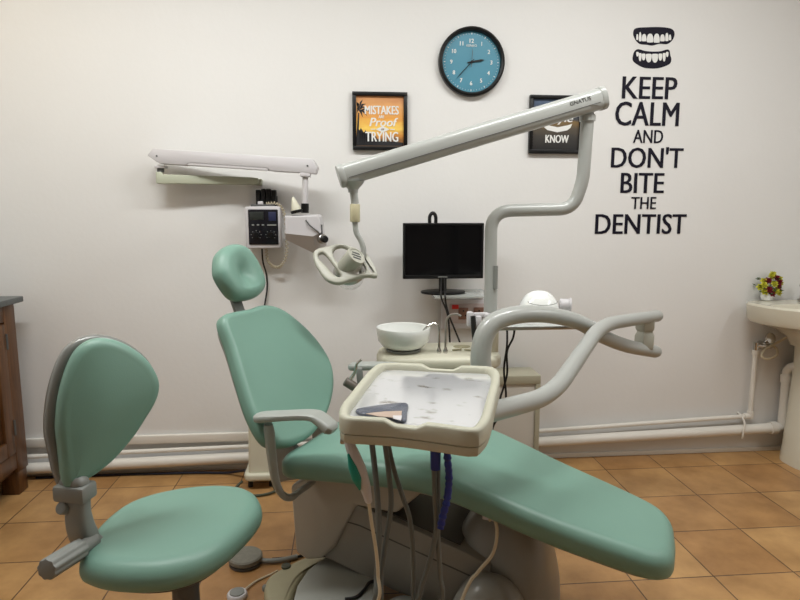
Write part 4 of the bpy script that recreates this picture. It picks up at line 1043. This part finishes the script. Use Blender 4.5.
gc = V((-.408, -1.60, 0))
MB().cyl(gc+EZ*.30, gc+EZ*(SZ-ST-.005), .032).build('bracket_block', DGREY, sso)
MB().cyl(gc+EZ*.07, gc+EZ*.32, .022).build('gas_column', BLACK, sso)
hb2 = MB(); hb2.lathe([(.05, .05), (.06, .055), (.06, .085), (.03, .11)], gc, EZ, 24); hb2.build('hub', DGREY, sso)
for k in range(5):
    a = 2*PI*k/5+.3; d = V((math.cos(a), math.sin(a), 0)); e = gc+d*.25
    MB().prism([(.03, .055), (.03, .09), (.24, .075), (.26, .068), (.26, .052)], (d, EZ), -.018, .018, bev=.006, P=gc).build('leg', DGREY, sso)
    t = d.cross(EZ)
    MB().cyl(e+V((0, 0, .025))-t*.012, e+V((0, 0, .025))+t*.012, .025, bev=.004).build('caster', RUBBER, sso)
# backrest
BA = R(-52)
n3 = V((math.cos(BA), math.sin(BA), 0)); lean = R(6); n3 = (n3*math.cos(lean)+EZ*math.sin(lean)); e3 = V((-math.sin(BA), math.cos(BA), 0)); u3 = n3.cross(e3)
u3 = u3 if u3.z > 0 else -u3
bQ = V((-.655, -1.60, .62))
sb = [(57, 446), (55, 425), (58, 395), (66, 367), (76, 349), (90, 339.5), (108, 338.5), (128, 346), (146, 360), (156.5, 378), (157, 392), (152, 405), (144, 418), (135, 432), (124, 446), (111, 460), (96, 472), (80, 482), (67, 488), (61, 480)]
sb2 = PL(sb, bQ, e3, u3)
BW = .05
MB().cushion(sb2, BW, .024, .014, lambda u, v, w: bQ+e3*u+u3*v+n3*(w-.02), n=110).build('backrest_pad', TEAL, sso)
bsx = [(49, 452), (45, 430), (48, 395), (58, 362), (70, 344.5), (88, 336), (108, 335.5), (130, 344), (148, 359), (158, 378), (157.5, 393), (152, 406), (144, 419), (135, 433), (124, 447), (111, 461), (96, 473), (78, 485), (62, 490), (54, 474)]
sb3 = PL(bsx, bQ-n3*.02, e3, u3)
MB().cushion(sb3, .034, .014, .0, lambda u, v, w: bQ+e3*u+u3*v+n3*(w-.05), n=110).build('backrest_shell', mat('backrest_shell_grey', (118, 120, 116), .3, coat=.3), sso)
# bracket down to the seat
b0 = Y(72, 478, -1.60); b1_ = Y(79, 520, -1.60); b2_ = Y(84, 548, -1.60)
flat_tube([Y(73, 476, -1.60), Y(76, 494, -1.60), Y(78, 512, -1.60), Y(82, 530, -1.59), Y(92, 545, -1.57), V((-.54, -1.56, SZ-ST-.02))], [.036, .033, .03, .034, .036, .03], [.020, .019, .018, .022, .022, .014], V((.8, -.3, 0))).build('bracket', GREY, sso)
MB().box(Y(75, 491, -1.60), (.082, .054, .040), M.Rotation(R(-15), 3, 'Z'), .008).build('bracket_collar', GREY, sso)
MB().cyl(Y(60, 508, -1.62), Y(68, 508, -1.60), .015, bev=.004).build('lock_knob', GREY, sso)
k0, k1 = Y(80, 549, -1.64), Y(46, 570, -1.74)
kd = (k1-k0).normalized(); kl = (k1-k0).length; kr = .0235; rr_ = []
q_ = V((0, 0, 1)).rotation_difference(kd)
for z, s_ in ((0, 1), (kl-.006, 1), (kl-.001, .93), (kl, .8)):
    rr_.append([k0+q_ @ V((kr*s_*(1+.05*math.cos(9*t))*math.cos(t), kr*s_*(1+.05*math.cos(9*t))*math.sin(t), z)) for t in [2*PI*j/72 for j in range(72)]])
MB().loft(rr_).build('height_handle', GREY, sso)
MB().cyl(k0-kd*.05, k0+kd*.004, .017).build('handle_shaft', GREY, sso)

# ------------------------------------------------------------------ light
def area(name, loc, sx, sy, e, col=(1, .96, .9), rot=(0, 0, 0)):
    l = bpy.data.lights.new(name, 'AREA'); l.shape = 'RECTANGLE'; l.size = sx; l.size_y = sy; l.energy = e; l.color = col
    o = bpy.data.objects.new(name, l); COL.objects.link(o); o.location = loc; o.rotation_euler = rot
    return o
area('ceiling_tube', (-.75, -1.3, HC-.05), 1.25, .14, 33, (.985, 1, .985))
area('ceiling_tube', (1.05, -1.3, HC-.05), 1.25, .14, 30, (.985, 1, .985))
area('wall_tube', (XR-.06, -1.9, 2.35), .12, 1.2, 11, (1, 1, .98), (0, R(62), 0))
area('wall_lamp', (XL+.12, -.75, 2.62), .14, .14, 3.0, (1, .80, .50), (0, R(-35), 0))
w = bpy.data.worlds.new('world'); SC.world = w; w.use_nodes = True
w.node_tree.nodes['Background'].inputs[0].default_value = (1, .97, .93, 1); w.node_tree.nodes['Background'].inputs[1].default_value = .15
vs = SC.view_settings
vs.view_transform = 'Standard'; vs.look = 'None'; vs.gamma = 1; vs.exposure = 0.07; vs.use_curve_mapping = False
